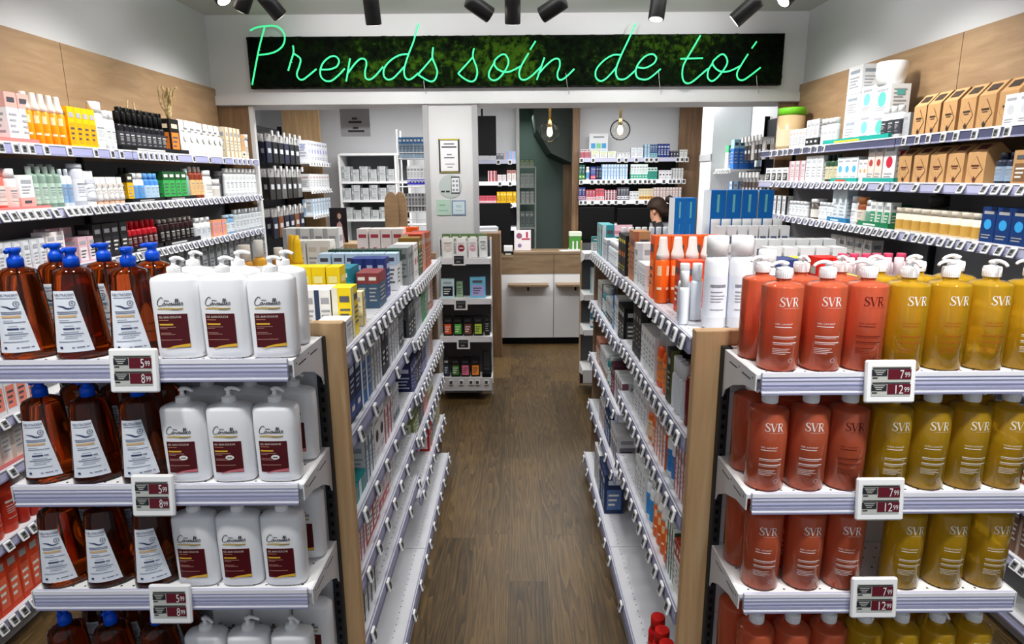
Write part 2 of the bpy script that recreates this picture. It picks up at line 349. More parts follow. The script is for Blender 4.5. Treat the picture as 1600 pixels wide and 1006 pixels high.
def bottle(w, d, h, c, cap, cf=.2, lab=None, capr=.62, trans=0.0, sh=.08):
    r = w / 2; sy = d / w; b = MB(); hb = h * (1 - cf); m = M(c, .25, 0, trans)
    b.lathe([(r * .9, 0), (r, h * .02), (r, hb - h * sh), (r * .93, hb - h * sh * .5), (r * capr * .8, hb)], m, 14, sy=sy)
    parts = [('body', b.build('body'))]
    if lab:
        l = MB(); l.lathe([(r * 1.012, hb * .15), (r * 1.012, hb * .72)], M(lab, .5), 14, sy=sy, cap=False)
        ik = M('#83868f' if lum(lab) > 110 else '#c9c9c4', .6)
        for z0, z1, a0, a1 in ((.57, .61, -2.25, -.9), (.50, .515, -2.2, -1.2), (.45, .462, -2.2, -.95), (.41, .422, -2.2, -1.1), (.37, .382, -2.2, -1.3), (.26, .272, -2.2, -1.0)):
            l.add([(r * 1.022 * math.cos(a0 + (a1 - a0) * j / 5), sy * r * 1.022 * math.sin(a0 + (a1 - a0) * j / 5), hb * z) for z in (z0, z1) for j in range(6)], [(j, j + 1, j + 7, j + 6) for j in range(5)], ik)
        parts.append(('label', l.build('label')))
    k = MB(); cr = r * capr; k.lathe([(cr, hb - .0005), (cr, h * .985), (cr * .92, h)], M(cap, .35), 14, sy=sy if capr > .8 else 1)
    parts.append(('cap', k.build('cap'))); return parts
def spray(w, d, h, c, cap, lab):
    r = w / 2; b = MB(); hb = h * .68
    b.lathe([(r * .92, 0), (r, h * .02), (r, hb * .93), (r * .7, hb)], M(c, .3), 16, sy=d / w)
    l = MB(); sy = d / w
    for a0 in (-2.6, -1.2, .2):
        l.add([(r * 1.012 * math.cos(a), sy * r * 1.012 * math.sin(a), hb * z) for z in (.62, .84) for a in [a0 + .22 * j for j in range(4)]], [(j, j + 1, j + 5, j + 4) for j in range(3)], M(lab, .5))
        l.add([(r * 1.012 * math.cos(a), sy * r * 1.012 * math.sin(a), hb * z) for z in (.3, .36) for a in [a0 + .25 * j for j in range(4)]], [(j, j + 1, j + 5, j + 4) for j in range(3)], M('#ffe9cf', .5))
    k = MB(); k.lathe([(r * .97, hb - .004), (r * .95, hb + h * .06), (r * .68, hb + h * .16), (r * .6, h * .97), (r * .5, h)], M(cap, .2), 16, sy=1)
    return [('body', b.build('body')), ('label', l.build('label')), ('cap', k.build('cap'))]
def tube_p(w, d, h, c, cap, lab=None):
    b = MB(); hc = h * .16; rings = []
    for t in (0, .15, .4, .7, .92, 1):
        rx = w / 2 * (.82 + .18 * t); ry = d / 2 * (1 - t) ** .8 * .9 + .0015
        rings.append([(rx * math.cos(2 * math.pi * j / 16), ry * math.sin(2 * math.pi * j / 16), hc + (h - hc) * t) for j in range(16)])
    b.loft(rings, M(c, .35)); k = MB(); k.lathe([(w * .36, 0), (w * .38, .002), (w * .37, hc)], M(cap, .4), 14, sy=min(1, d / w))
    parts = [('body', b.build('body')), ('cap', k.build('cap'))]
    if lab:
        l = MB(); y = lambda t: -(d / 2 * (1 - t) ** .8 * .9) - .002
        for u0, u1, t0, t1 in ((-.5, .5, .58, .72), (-.45, .3, .42, .47), (-.45, .4, .32, .36)):
            l.quad([(u0 * w * .8, y(t0), hc + (h - hc) * t0), (u1 * w * .8, y(t0), hc + (h - hc) * t0), (u1 * w * .8, y(t1), hc + (h - hc) * t1), (u0 * w * .8, y(t1), hc + (h - hc) * t1)], M(lab, .5))
        parts.append(('label', l.build('label')))
    return parts
def jar(w, d, h, c, lid, lab=None, lf=.3):
    r = w / 2; b = MB(); b.lathe([(r * .9, 0), (r * .97, h * .03), (r * .97, h * (1 - lf) - .002), (r * .85, h * (1 - lf))], M(c, .25), 16)
    if lab: b.lathe([(r * .985, h * .1), (r * .985, h * .5)], M(lab, .5), 16, cap=False)
    k = MB(); k.lathe([(r, h * (1 - lf)), (r, h * .97), (r * .95, h)], M(lid, .35), 16)
    return [('body', b.build('body')), ('lid', k.build('lid'))]
def pouch(w, d, h, c, acc, mark='#8a8a92'):
    b = MB(); rings = []
    for t in (0, .06, .3, .6, .85, .95, 1):
        ry = d / 2 * math.sin(math.pi * min(.97, (t * .86 + .22))) if t < .95 else .0012
        rings.append([(w / 2 * (1 if j in (0, 4) else .7 if j in (1, 3, 5, 7) else 0) * (1 if j in (0, 1, 7) else -1), ry * (0 if j in (0, 4) else .85 if j in (1, 3, 5, 7) else 1) * (1 if j in (1, 2, 3) else -1), h * t) for j in range(8)])
    b.loft(rings, M(c, .4)); y = -d / 2 - .001
    b.disc((0, y - .001, h * .5), w * .3, (1, 0, 0), (0, 0, 1), M(acc, .5)); b.quad([(-w * .3, y, h * .72), (w * .3, y, h * .72), (w * .3, y, h * .78), (-w * .3, y, h * .78)], M(mark, .5))
    b.quad([(-w * .2, y - .002, h * .48), (w * .2, y - .002, h * .48), (w * .2, y - .002, h * .53), (-w * .2, y - .002, h * .53)], M('#f4f0ee', .5)); return [(None, b.build('pouch'))]
def kraft(w, d, h, c='#b98f60', dark='#3a2b20', gab=.74, win=False):
    b = MB(); m = M(c, .7); dm = M(dark, .7); zt = h * gab; y0, y1 = -d / 2, d / 2
    b.box(-w / 2, w / 2, y0, y1, 0, zt, m)
    # gable roof: sloping front and back, folded fin
    b.quad([(-w / 2, y0, zt), (w / 2, y0, zt), (w / 2, -.002, h), (-w / 2, -.002, h)], m); b.quad([(w / 2, y1, zt), (-w / 2, y1, zt), (-w / 2, .002, h), (w / 2, .002, h)], m)
    for s in (-1, 1): b.quad([(s * w / 2, y0, zt), (s * w / 2, y1, zt), (s * (w / 2 - .004), 0, h)], m)
    e = .001
    b.quad([(-w * .42, y0 - e, zt * .46), (0, y0 - e, zt * .9), (w * .42, y0 - e, zt * .46), (0, y0 - e, zt * .1)], M('#7b5a3a', .7)); b.quad([(-w * .39, y0 - 2 * e, zt * .46), (0, y0 - 2 * e, zt * .87), (w * .39, y0 - 2 * e, zt * .46), (0, y0 - 2 * e, zt * .13)], m)
    b.quad([(-w * .22, y0 - 3 * e, zt * .56), (w * .22, y0 - 3 * e, zt * .56), (w * .22, y0 - 3 * e, zt * .62), (-w * .22, y0 - 3 * e, zt * .62)], dm); b.quad([(-w * .16, y0 - 3 * e, zt * .5), (w * .16, y0 - 3 * e, zt * .5), (w * .16, y0 - 3 * e, zt * .53), (-w * .16, y0 - 3 * e, zt * .53)], dm)
    b.quad([(-w * .1, y0 - 3 * e, zt * .16), (0, y0 - 3 * e, zt * .27), (w * .1, y0 - 3 * e, zt * .16), (0, y0 - 3 * e, zt * .05)], dm)
    t0, t1 = .3, .78; f = lambda t: (y0 + (-.002 - y0) * t - e * 2, zt + (h - zt) * t + e)
    b.quad([(-w * .3, *f(t0)), (w * .3, *f(t0)), (w * .3, *f(t1)), (-w * .3, *f(t1))], dm)
    return [(None, b.build('kraft_bag'))]
def hangpack(w, d, h, c, card='#a9a7a6'):
    b = MB(); b.box(-w / 2, w / 2, -.002, .002, h * .72, h, M(card, .5)); b.rbox(-w / 2, w / 2, -d / 2, d / 2, 0, h * .74, M(c, .4), .003)
    b.quad([(-w * .3, -d / 2 - .001, h * .34), (w * .3, -d / 2 - .001, h * .34), (w * .3, -d / 2 - .001, h * .5), (-w * .3, -d / 2 - .001, h * .5)], M('#c9ccd2', .5)); b.disc((0, -.003, h * .93), .006, (1, 0, 0), (0, 0, 1), BLK, 8); return [(None, b.build('hang_pack'))]
KIND = dict(carton=carton, bottle=bottle, spray=spray, tube=tube_p, jar=jar, pouch=pouch, kraft=kraft, hang=hangpack)
_PC = {}
def prod(kind, w, d, h, args, flat=False):
    q = lambda v: max(.008, round(v / .003) * .003); k = (kind, q(w), q(d), q(h), tuple(args), flat)
    if k not in _PC:
        ps = KIND[kind](k[1], k[2], k[3], *args)
        if flat and ps[0][0] is not None:      # a copy too small to show its parts: one mesh
            me = MB()
            for p in ps:
                src = p[1]; off = len(me.v); me.v += [tuple(v.co) for v in src.vertices]
                for f in src.polygons: me.f.append(tuple(off + i for i in f.vertices)); me.mi.append(me.m(src.materials[f.material_index])); me.sm.append(f.use_smooth)
            ps = [(None, me.build(kind))]
        _PC[k] = ps
    return _PC[k]
def cname(args):
    c = args[0].lstrip('#'); r, g, b = (int(c[i:i + 2], 16) for i in (0, 2, 4)); mx, mn = max(r, g, b), min(r, g, b)
    if mx < 75: return 'black_carton'
    if mx - mn < 40: return 'white_carton' if mn > 205 else 'grey_carton'
    if mn > 175: return 'pale_carton'
    return 'blue_carton' if b == mx else 'green_carton' if g == mx else 'yellow_carton' if g > .62 * r else 'red_carton'
NAMES = dict(carton='carton', bottle='bottle', spray='spray_bottle', tube='cream_tube', jar='jar', pouch='pouch', kraft='kraft_bag', hang='hanging_pack')
CATS = dict(carton='box', bottle='bottle', spray='spray bottle', tube='tube', jar='jar', pouch='pouch', kraft='paper bag', hang='pack')
def row(plane, val, z, a, b, n, h, kind, args, what, where, depth=None, fill=.94, inset=0.0, flat=False, jit=.002, group=None, name=None, yaw=0.0):
    """n products between a and b (metres along the shelf), standing at height z. plane 'L' faces +X at X=val, 'R' faces -X, 'F' faces -Y at Y=val"""
    if (b - a) / n > .1 and kind != 'kraft':
        if n > 1: n = math.ceil((b - a) / .1)
        else: b = a + min(b - a, .2 if 'big jar' in what else .10 if kind == 'jar' else .13)
    step = (b - a) / n; w = step * fill; d = w if kind == 'jar' else depth or w; g = group or (f'{what}s {where}' if n > 1 else None)
    for i in range(n):
        t = a + step * (i + .5) + random.uniform(-jit, jit); dd = d / 2 + inset + random.uniform(0, jit)
        if plane == 'L': loc, rz = (val - dd, t, z), math.pi / 2
        elif plane == 'R': loc, rz = (val + dd, t, z), -math.pi / 2
        else: loc, rz = (t, val + dd, z), 0
        thing(name or (cname(args) if kind == 'carton' else NAMES[kind]), f'{what}{place_word(i, n, "X" if plane == "F" else "Y")}, {where}', CATS[kind], prod(kind, w, d, h, args, flat), loc, rz + yaw + random.uniform(-jit * 8, jit * 8), g if n > 1 else None)
def tray(plane, val, z, a, b, d, hgt, c, label, mark=None):
    m = M(c, .5); w = b - a; t = MB(); e = .002
    t.box(-w / 2, w / 2, -d / 2, d / 2, 0, .003, m); t.box(-w / 2, w / 2, -d / 2, -d / 2 + e, 0, hgt, m)
    t.box(-w / 2, w / 2, d / 2 - e, d / 2, 0, hgt * 1.6, m); t.box(-w / 2, -w / 2 + e, -d / 2, d / 2, 0, hgt, m); t.box(w / 2 - e, w / 2, -d / 2, d / 2, 0, hgt, m)
    if mark: t.quad([(-w * .3, -d / 2 - .001, hgt * .35), (w * .1, -d / 2 - .001, hgt * .35), (w * .1, -d / 2 - .001, hgt * .65), (-w * .3, -d / 2 - .001, hgt * .65)], M(mark, .5))
    loc, rz = ((val - d / 2, (a + b) / 2, z), math.pi / 2) if plane == 'L' else ((val + d / 2, (a + b) / 2, z), -math.pi / 2) if plane == 'R' else (((a + b) / 2, val + d / 2, z), 0)
    return thing('display_tray', label, 'tray', [(None, t.build('display_tray'))], loc, rz)
def tags(plane, val, z, ts, where, size=1.0):
    for i, t in enumerate(ts):
        loc = (val, t, z) if plane in 'LR' else (t, val, z); rz = {'L': math.pi / 2, 'R': -math.pi / 2, 'F': 0}[plane]
        TAGQ.append((loc, rz, f'small white electronic price tag{place_word(i, len(ts), "X" if plane == "F" else "Y")}, {where}', f'price tags {where}', size))
# ================================================================== big pump bottles of the two end displays
def pump_mesh(col, r, hcap, hstem, nl, drop=.006, dome=True, style=0):
    b = MB(); m = M(col, .3)
    if style:
        b.lathe([(r, 0), (r, hcap * .85), (r * .9, hcap), (r * .66, hcap + .003), (r * .6, hcap + hstem), (r * .82, hcap + hstem + .003), (r * .9, hcap + hstem + .010), (r * .8, hcap + hstem + .012)], m, 18)
        zt = hcap + hstem + .0075; b.tube([(0, 0, zt), (-nl * .7, 0, zt), (-nl, 0, zt - drop)], .0045, m, 10); return b.build('pump')
    b.lathe([(r, 0), (r, hcap * .04), (r, hcap * .72), (r, hcap * .86), (r * .97, hcap * .90), (r * .93, hcap * .93), (r * .52, hcap), (r * .5, hcap + .001), (r * .34, hcap + .002), (r * .32, hcap + hstem), (r * .5, hcap + hstem + .001), (r * .52, hcap + hstem + .005), (r * .3, hcap + hstem + .0075)], m, 18)
    for j in range(30):
        a = 2 * math.pi * j / 30; b.cyl((r * 1.0 * math.cos(a), r * 1.0 * math.sin(a), hcap * .08), (r * 1.0 * math.cos(a), r * 1.0 * math.sin(a), hcap * .74), .0004, m, 4)
    zt = hcap + hstem + .005
    b.tube(smooth2([(.0, 0, zt), (-nl * .45, 0, zt + .0015), (-nl * .85, 0, zt - drop * .3), (-nl, 0, zt - drop)], 3), .004, m, 10, [.0042, .0042, .0042, .0038, .0038, .0036, .0034, .0032, .003, .003])
    return b.build('pump')
AMBER = M('#a8420a', .05, 0, .95, 1.36)
def ell_wrap(af, bf, n=2.0, e=.0006):
    def fn(x, z):
        a, b_ = af(z) + e, bf(z) + e; u = min(.999, abs(x) / a); return (x, -b_ * (1 - u ** n) ** (1 / n), z)
    return fn
def sect(a, b_, z, n=2.0, k=28):
    out = []
    for j in range(k):
        t = 2 * math.pi * j / k; c, s = math.cos(t), math.sin(t)
        out.append((a * math.copysign(abs(c) ** (2 / n), c), b_ * math.copysign(abs(s) ** (2 / n), s), z))
    return out
def make_amber():
    HB = .172; af = lambda z: .0515 - .014 * (z / HB); bf = lambda z: .034 - .006 * (z / HB)
    b = MB(); rs = [sect(.046, .029, 0), sect(.0505, .033, .004)] + [sect(af(z), bf(z), z) for z in (.012, .06, .11, HB)]
    rs += [sect(.033, .025, HB + .008), sect(.022, .019, HB + .013), sect(.012, .012, HB + .016), sect(.012, .012, HB + .024)]
    b.loft(rs, AMBER); body = b.build('body')
    fn = ell_wrap(af, bf); l = MB(); lm = M('#e9eef6', .4); z0, z1 = .017, .142; N = 10
    xl = lambda z: -af(z) * .93; xr = lambda z: .0185 - .0215 * ((z - z0) / (z1 - z0))
    zs = [z0 + (z1 - z0) * i / 8 for i in range(9)]
    l.add([fn(xl(z) + (xr(z) - xl(z)) * j / N, z) for z in zs for j in range(N + 1)], [(i * (N + 1) + j, i * (N + 1) + j + 1, (i + 1) * (N + 1) + j + 1, (i + 1) * (N + 1) + j) for i in range(8) for j in range(N)], lm, True)
    f2 = ell_wrap(af, bf, 2, .0014); ink = M('#2c3a63', .5); gry = M('#6f7890', .5); tan = M('#d9b27c', .5)
    X = lambda z, u: xl(z) + (xr(z) - xl(z)) * u
    put_text(l, 'NEUTRADERM', X(.132, .06), .1315, (xr(.132) - xl(.132)) * .88, .0052, f2, ink)
    def bar(u0, u1, z, h, m):
        a, c = X(z, u0), X(z, u1); l.ribbon([(a + (c - a) * i / 6, z) for i in range(7)], h, f2, m)
    bar(.08, .9, .128, .0012, gry)
    c = (X(.117, .77), .1165); l.ribbon([(c[0] + .005 * math.cos(t * math.pi / 6), c[1] + .005 * math.sin(t * math.pi / 6)) for t in range(13)], .0011, f2, ink)
    l.ribbon([(c[0] - .0022, c[1]), (c[0] + .0022, c[1])], .001, f2, ink); l.ribbon([(c[0], c[1] - .0022), (c[0], c[1] + .0022)], .001, f2, ink)
    sw = smooth2([(X(.112, .12), .1125), (X(.11, .35), .1105), (X(.108, .55), .1065), (X(.107, .85), .1090)], 4); l.ribbon(sw, [.0004 + .0028 * math.sin(math.pi * i / (len(sw) - 1)) for i in range(len(sw))], f2, ink)
    for z, u0, u1, h, m in ((.100, .1, .88, .0016, gry), (.0965, .12, .86, .0016, gry), (.0905, .12, .8, .004, tan), (.083, .15, .5, .0009, gry), (.079, .15, .9, .0014, gry), (.0715, .3, .6, .0009, gry), (.0655, .25, .62, .0032, ink), (.0655, .65, .8, .0026, gry), (.0585, .25, .72, .0012, gry), (.0545, .15, .85, .0016, gry), (.050, .28, .78, .001, gry), (.046, .25, .65, .001, gry), (.039, .08, .8, .0013, gry), (.027, .1, .17, .0045, ink), (.0265, .42, .5, .002, gry), (.0265, .55, .78, .002, gry), (.0265, .82, .9, .002, gry)): bar(u0, u1, z, h, m)
    st = MB(); st.tube([(0.004, 0, .012), (.001, 0, .10), (0, 0, HB + .02)], .0022, M('#d8cdbd', .3), 6)
    return [('body', body, [('dip_tube', st.build('dip_tube'))]), ('label', l.build('label')), ('pump', pump_mesh('#0a4fd0', .0145, .020, .008, .020, .003, True, 1))], HB + .018
WB = M('#eeeff1', .28)
def make_cav(red='#cf6f78', stripe='#e6b53a'):
    HB = .165; af = lambda z: .0475 - .003 * abs(z / HB - .75); bf = lambda z: .027 - .001 * (z / HB); n = 3.2
    b = MB(); rs = [sect(.042, .022, 0, n), sect(.0455, .0258, .005, n)] + [sect(af(z), bf(z), z, n) for z in (.015, .06, .12, HB - .006)]
    rs += [sect(.0445, .0245, HB, n), sect(.034, .020, HB + .0045, 2.6), sect(.018, .016, HB + .008, 2), sect(.0145, .0145, HB + .0095, 2)]
    b.loft(rs, WB); body = b.build('body'); fn = ell_wrap(af, bf, n, .0007); f2 = ell_wrap(af, bf, n, .0013); f3 = ell_wrap(af, bf, n, .0018)
    l = MB(); mar = M('#4f0d14', .35); ink = M('#1d1d2b', .5); x0, x1, z0, z1 = -.033, .026, .024, .094
    N = 8; l.add([fn(x0 + (x1 - x0) * j / N, z) for z in (z0, (z0 + z1) / 2, z1) for j in range(N + 1)], [(i * (N + 1) + j, i * (N + 1) + j + 1, (i + 1) * (N + 1) + j + 1, (i + 1) * (N + 1) + j) for i in range(2) for j in range(N)], mar)
    wt = M('#e8d9cf', .5); yl = M(stripe, .45)
    put_text(l, 'GEL BAIN DOUCHE', x0 + .003, .0855, .044, .0042, f2, wt)
    def bar(xa, xb, z, h, m, f=f2): l.ribbon([(xa + (xb - xa) * i / 5, z) for i in range(6)], h, f, m)
    bar(x0 + .003, x0 + .022, .0815, .0013, M('#c98a63', .5)); bar(x0 + .003, x0 + .03, .0725, .0034, yl)
    for z, xb in ((.067, .035), (.064, .018), (.055, .024), (.052, .032), (.0405, .044)): bar(x0 + .003, x0 + xb, z, .0011, M('#c08c80', .5))
    if red != '#cf6f78': pass
    else:
        l.add([f2(.0 + .009 * math.cos(t * math.pi / 8), .058 + .0052 * math.sin(t * math.pi / 8)) for t in range(16)], [tuple(range(16))], M('#f0ece6', .5)); bar(-.005, .005, .058, .0016, ink, f3)
    sw = smooth2([(x0 + .011, .0215), (x0 + .03, .0265), (x1, .029)], 5); l.ribbon(sw, [.001 + .006 * i / (len(sw) - 1) for i in range(len(sw))], f2, yl if red != '#cf6f78' else M(red, .45))
    # hand-written brand name, the small first name over it, gold underline
    W, x, z = .05, -.031, .111
    def stroke(pts, w=.0012): l.ribbon(smooth2([(x + px * W, z + pz * W) for px, pz in pts], 4), w, fn, ink)
    stroke([(.27, .28), (.2, .34), (.08, .24), (.02, .08), (.06, .0), (.16, .0), (.26, .05)], .0014)
    stroke([(.34, .12), (.27, .1), (.25, .03), (.3, .01), (.34, .11), (.36, .02), (.42, .1), (.45, .01), (.51, .11)])
    stroke([(.6, .11), (.53, .09), (.52, .02), (.57, .02), (.6, .11), (.62, .01), (.67, .1), (.68, .01), (.73, .08), (.79, .26), (.75, .24), (.74, .02), (.8, .08), (.86, .25), (.82, .24), (.81, .02), (.87, .07), (.92, .1), (.88, .12), (.88, .02), (.94, .03), (.99, .14), (1.02, .05), (.97, .0)])
    stroke([(.3, .22), (.33, .19), (.37, .22), (.41, .19), (.45, .21), (.5, .19)], .0013); stroke([(.9, .2), (.87, .17)], .001); stroke([(.675, .15), (.685, .155)], .0014)
    gd = smooth2([(x + .0 * W, .1045), (x + .35 * W, .1055), (x + .7 * W, .104), (x + 1.02 * W, .1055)], 4); l.ribbon(gd, [.0018 + .0022 * math.sin(math.pi * i / (len(gd) - 1)) for i in range(len(gd))], fn, M('#c9ad62', .4)); bar(x + .55 * W, x + 1.0 * W, .1038, .001, M('#6d5a2a', .5))
    return [('body', body), ('label', l.build('label')), ('pump', pump_mesh('#f0f0f0', .0138, .018, .010, .030, .003))], HB + .009
def make_svr(m, ink='#f6efe9', dark=False, thick='#c61e0c', logo=None):
    R = .041; HB = .176; b = MB()
    b.lathe([(R * .9, 0), (R, .004), (R, HB - .003), (R * .97, HB), (R * .8, HB + .004), (.017, HB + .006), (.0145, HB + .008), (.0145, HB + .018)], m, 36)
    base = MB(); base.lathe([(R * .86, .0025), (R * .955, .005), (R * .955, .017), (R * .9, .019)], M(thick, .15, 0, .5), 30)  # deeper-coloured ring paints the refraction in the thick bottle base
    l = MB(); im = M(ink, .4); lg = M(logo or ink, .4)
    def fn(x, z, e=.0004): a = x / R; return ((R + e) * math.sin(a), -(R + e) * math.cos(a), z)
    # serif capitals S V R: thick and thin strokes
    x0, z0, s = -.011, .137, .0185
    def st(pts, w): l.ribbon([(x0 + px * s, z0 + pz * s) for px, pz in pts], w, fn, lg)
    S = smooth2([(.50, .80), (.40, .97), (.2, .97), (.09, .77), (.22, .58), (.42, .42), (.52, .22), (.38, .03), (.15, .03), (.04, .24)], 5)
    st(S, [.0009 + .0021 * math.exp(-((i / (len(S) - 1) - .5) / .22) ** 2) for i in range(len(S))]); st([(.49, .72), (.5, .97)], .0007); st([(.05, .28), (.04, .02)], .0007)
    st([(.66, 1.0), (.97, .0)], [.0028, .0024]); st([(1.25, 1.0), (.97, .0)], .0008); st([(.56, .985), (.8, .985)], .0007); st([(1.14, .985), (1.36, .985)], .0007)
    st([(1.5, 1.0), (1.5, 0)], .0026); st([(1.38, .985), (1.62, .985)], .0007); st([(1.38, .015), (1.64, .015)], .0007)
    st(smooth2([(1.55, .96), (1.78, .96), (1.93, .74), (1.78, .52), (1.55, .5)], 4), .0013); st([(1.7, .5), (1.98, .03)], [.002, .0026]); st([(1.9, .015), (2.1, .015)], .0007)
    def bar(xa, xb, z, h): l.ribbon([(xa + (xb - xa) * i / 8, z) for i in range(9)], h, fn, im)
    bar(-.001, .031, .1335, .0004)
    put_text(l, 'GEL LAVANT' if not dark else 'HUILE LAVANTE', -.016, .099, .034, .0033, fn, im)
    bar(-.016, .016, .0945, .0015)
    for z, xa, xb, h in ((.074, -.018, .03, .0016), (.0705, -.018, .024, .0007), (.0615, -.018, .03, .0016), (.058, -.018, .022, .0007), (.049, -.018, .016, .0009), (.0455, -.018, .012, .0008), (.042, -.018, .018, .0008), (.0385, -.018, .008, .0008)): bar(xa, xb, z, h)
    l.ribbon([(.02 + .0045 * math.cos(t * math.pi / 6), .024 + .0045 * math.sin(t * math.pi / 6)) for t in range(13)], .0005, fn, im)
    dt = MB(); dt.tube([(.012, 0, .006), (.006, 0, .1), (0, 0, HB + .01)], .0026, M('#e9d9c8', .3, 0, .3), 6)
    return [('body', b.build('body'), [('refraction_ring', base.build('refraction_ring')), ('dip_tube', dt.build('dip_tube'))]), ('print', l.build('print')), ('pump', pump_mesh('#f3f3f4', .0165, .022, .004, .034, .007))], HB + .018
AM, AMZ = make_amber(); CAVR, CAVZ = make_cav('#x'); CAVP, _ = make_cav()
LC = liquid('coral_gel', '#ff9e86', '#ff7f56', .36, .42); LY = liquid('yellow_oil', '#f6dc70', '#f8c42c', .38, .45)
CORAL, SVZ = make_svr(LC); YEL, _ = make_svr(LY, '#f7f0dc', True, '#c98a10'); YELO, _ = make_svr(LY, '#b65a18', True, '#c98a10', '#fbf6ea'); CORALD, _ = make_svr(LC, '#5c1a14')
def big(parts, pz, name, label, cat, loc, rz, prz, group):
    o = bpy.data.objects.new(name, None); COL.objects.link(o); o.location = loc; o.rotation_euler = (0, 0, rz); o.empty_display_size = .03
    for p in parts:
        q = mesh_ob(p[0], p[1], o)
        if p[0] == 'pump': q.location = (0, 0, pz - .004); q.rotation_euler = (0, 0, prz)
        for sp in (p[2] if len(p) > 2 else ()): mesh_ob(sp[0], sp[1], q)
    return tag(o, label, cat, group)
# ------------------------------------------------------------------ end displays (racks)
EY = 1.25       # front edge of the end shelves
def end_rack(name, label, X0, X1, zs, cap):
    parts = []; yb = 1.452
    bp = MB(); bp.box(X0 + .01, X1 - .01, yb, yb + .012, 0, cap, M('#c9cacc', .5))
    for z in [k * .1 for k in range(1, int(cap / .1))]: bp.box(X0 + .012, X1 - .012, yb - .0008, yb, z, z + .0012, GREY)
    parts.append(('back_panel', bp.build('back_panel')))
    for x in (X0 + .004, X1 - .004):
        u = MB(); u.box(x - .011, x + .011, yb - .004, yb + .014, 0, cap, M('#2a2a2c', .5))
        for k in range(int(cap / .025)): u.box(x - .004, x + .004, yb - .0046, yb - .004, k * .025 + .006, k * .025 + .018, BLK)
        parts.append(('upright', u.build('upright')))
    for z in zs:
        s = MB(); s.rbox(X0, X1, EY + .004, yb, z - .012, z, WHITE, .002)
        for i in range(22):
            for j in range(5): s.disc((X0 + .025 + (X1 - X0 - .05) * i / 21, EY + .02 + j * .04, z + .0005), .0027, (1, 0, 0), (0, 1, 0), HOLE, 6)
        r = MB(); r.box(X0 + .008, X1 - .008, EY - .004, EY + .004, z - .038, z + .004, RAIL); r.box(X0 + .008, X1 - .008, EY - .0055, EY - .004, z - .004, z + .005, RAILW)
        for k, (q0, q1, mm) in enumerate(((.012, .009, M('#d5d6e8', .3)), (.022, .020, RAILD), (.030, .026, M('#a7a8c4', .3)), (.038, .035, RAILW), (.042, .038, RAILD))): r.box(X0 + .008, X1 - .008, EY - .0052 - .0006 * k, EY - .004, z - q0, z - q1, mm)
        sub = [('price_rail', r.build('price_rail'))]
        for x in (X0 - .0015, X1 + .0015):
            k = MB(); prof = [(EY + .002, z), (yb + .002, z), (yb + .002, z - .125), (yb - .018, z - .095), (yb - .07, z - .065), (EY + .06, z - .042), (EY + .002, z - .036)]
            k.loft([[(x - .0015, y, q) for y, q in prof], [(x + .0015, y, q) for y, q in prof]], M('#dcdde0', .4), False)
            for y0 in (EY + .03, EY + .11):
                sg = 1 if x > (X0 + X1) / 2 else -1; k.quad([(x + sg * .0018, y0, z - .017), (x + sg * .0018, y0 + .05, z - .017), (x + sg * .0018, y0 + .05, z - .020), (x + sg * .0018, y0, z - .020)], HOLE)
                k.disc((x + sg * .0018, y0 - .012, z - .012), .0025, (0, 1, 0), (0, 0, 1), HOLE, 8)
            sub.append(('bracket', k.build('bracket')))
        parts.append(('shelf', s.build('shelf'), sub))
    parts.append(('plinth', MB().box(X0, X1, EY + .01, yb, 0, .09, STEELW).build('plinth')))
    return thing(name, label, 'shelf rack', parts)
LSZ = [1.342, 1.067, .815, .515, .25]; RSZ = [1.305, 1.037, .795, .50, .25]
end_rack('end_rack', 'white perforated end rack of amber and white pump bottles', -1.07, -.452, LSZ, 1.34)
end_rack('end_rack', 'white perforated end rack of coral and yellow pump bottles', .497, 1.11, RSZ, 1.31)
def ground(px, py, z, dy): p = P(px, py, Z=z); return (p.x, p.y + dy, z)
TOP = ['top', 'second', 'third', 'fourth', 'fifth']
ROWW = {1: [''], 2: ['left', 'right'], 3: ['left', 'middle', 'right'], 4: ['first from left', 'second from left', 'third from left', 'fourth from left']}
def hero(parts, pz, kind, what, rack, shelf, xs, z, y, ranks, rz=0, pr=None, back=False):
    n = len(xs); pos = ['leftmost', 'middle', 'rightmost'] if n == 3 else ['leftmost', 'rightmost'] if n == 2 else ['leftmost', 'second from left', 'third from left', 'rightmost'] if n == 4 else ['single']
    for i, x in enumerate(xs):
        rr = (pr[i] if pr else 0) + random.uniform(-.15, .15); pp = parts[i] if isinstance(parts[0], list) else parts
        big(pp, pz, kind, f'{what}, {pos[i]}, {"back" if back else "front"} row, {TOP[shelf]} shelf, {rack} rack', 'bottle', (x, y, z + .0016), rz + random.uniform(-.06, .06), rr, f'{what}s on the {rack} end rack')
def gx(px, py, z): return P(px, py, Z=z).x
def spread(xs, gaps, lo, hi):
    xs = list(xs); xs[0] = max(xs[0], lo)
    for i in range(1, len(xs)): xs[i] = max(xs[i], xs[i - 1] + gaps)
    xs[-1] = min(xs[-1], hi)
    for i in range(len(xs) - 2, -1, -1): xs[i] = min(xs[i], xs[i + 1] - gaps)
    return xs
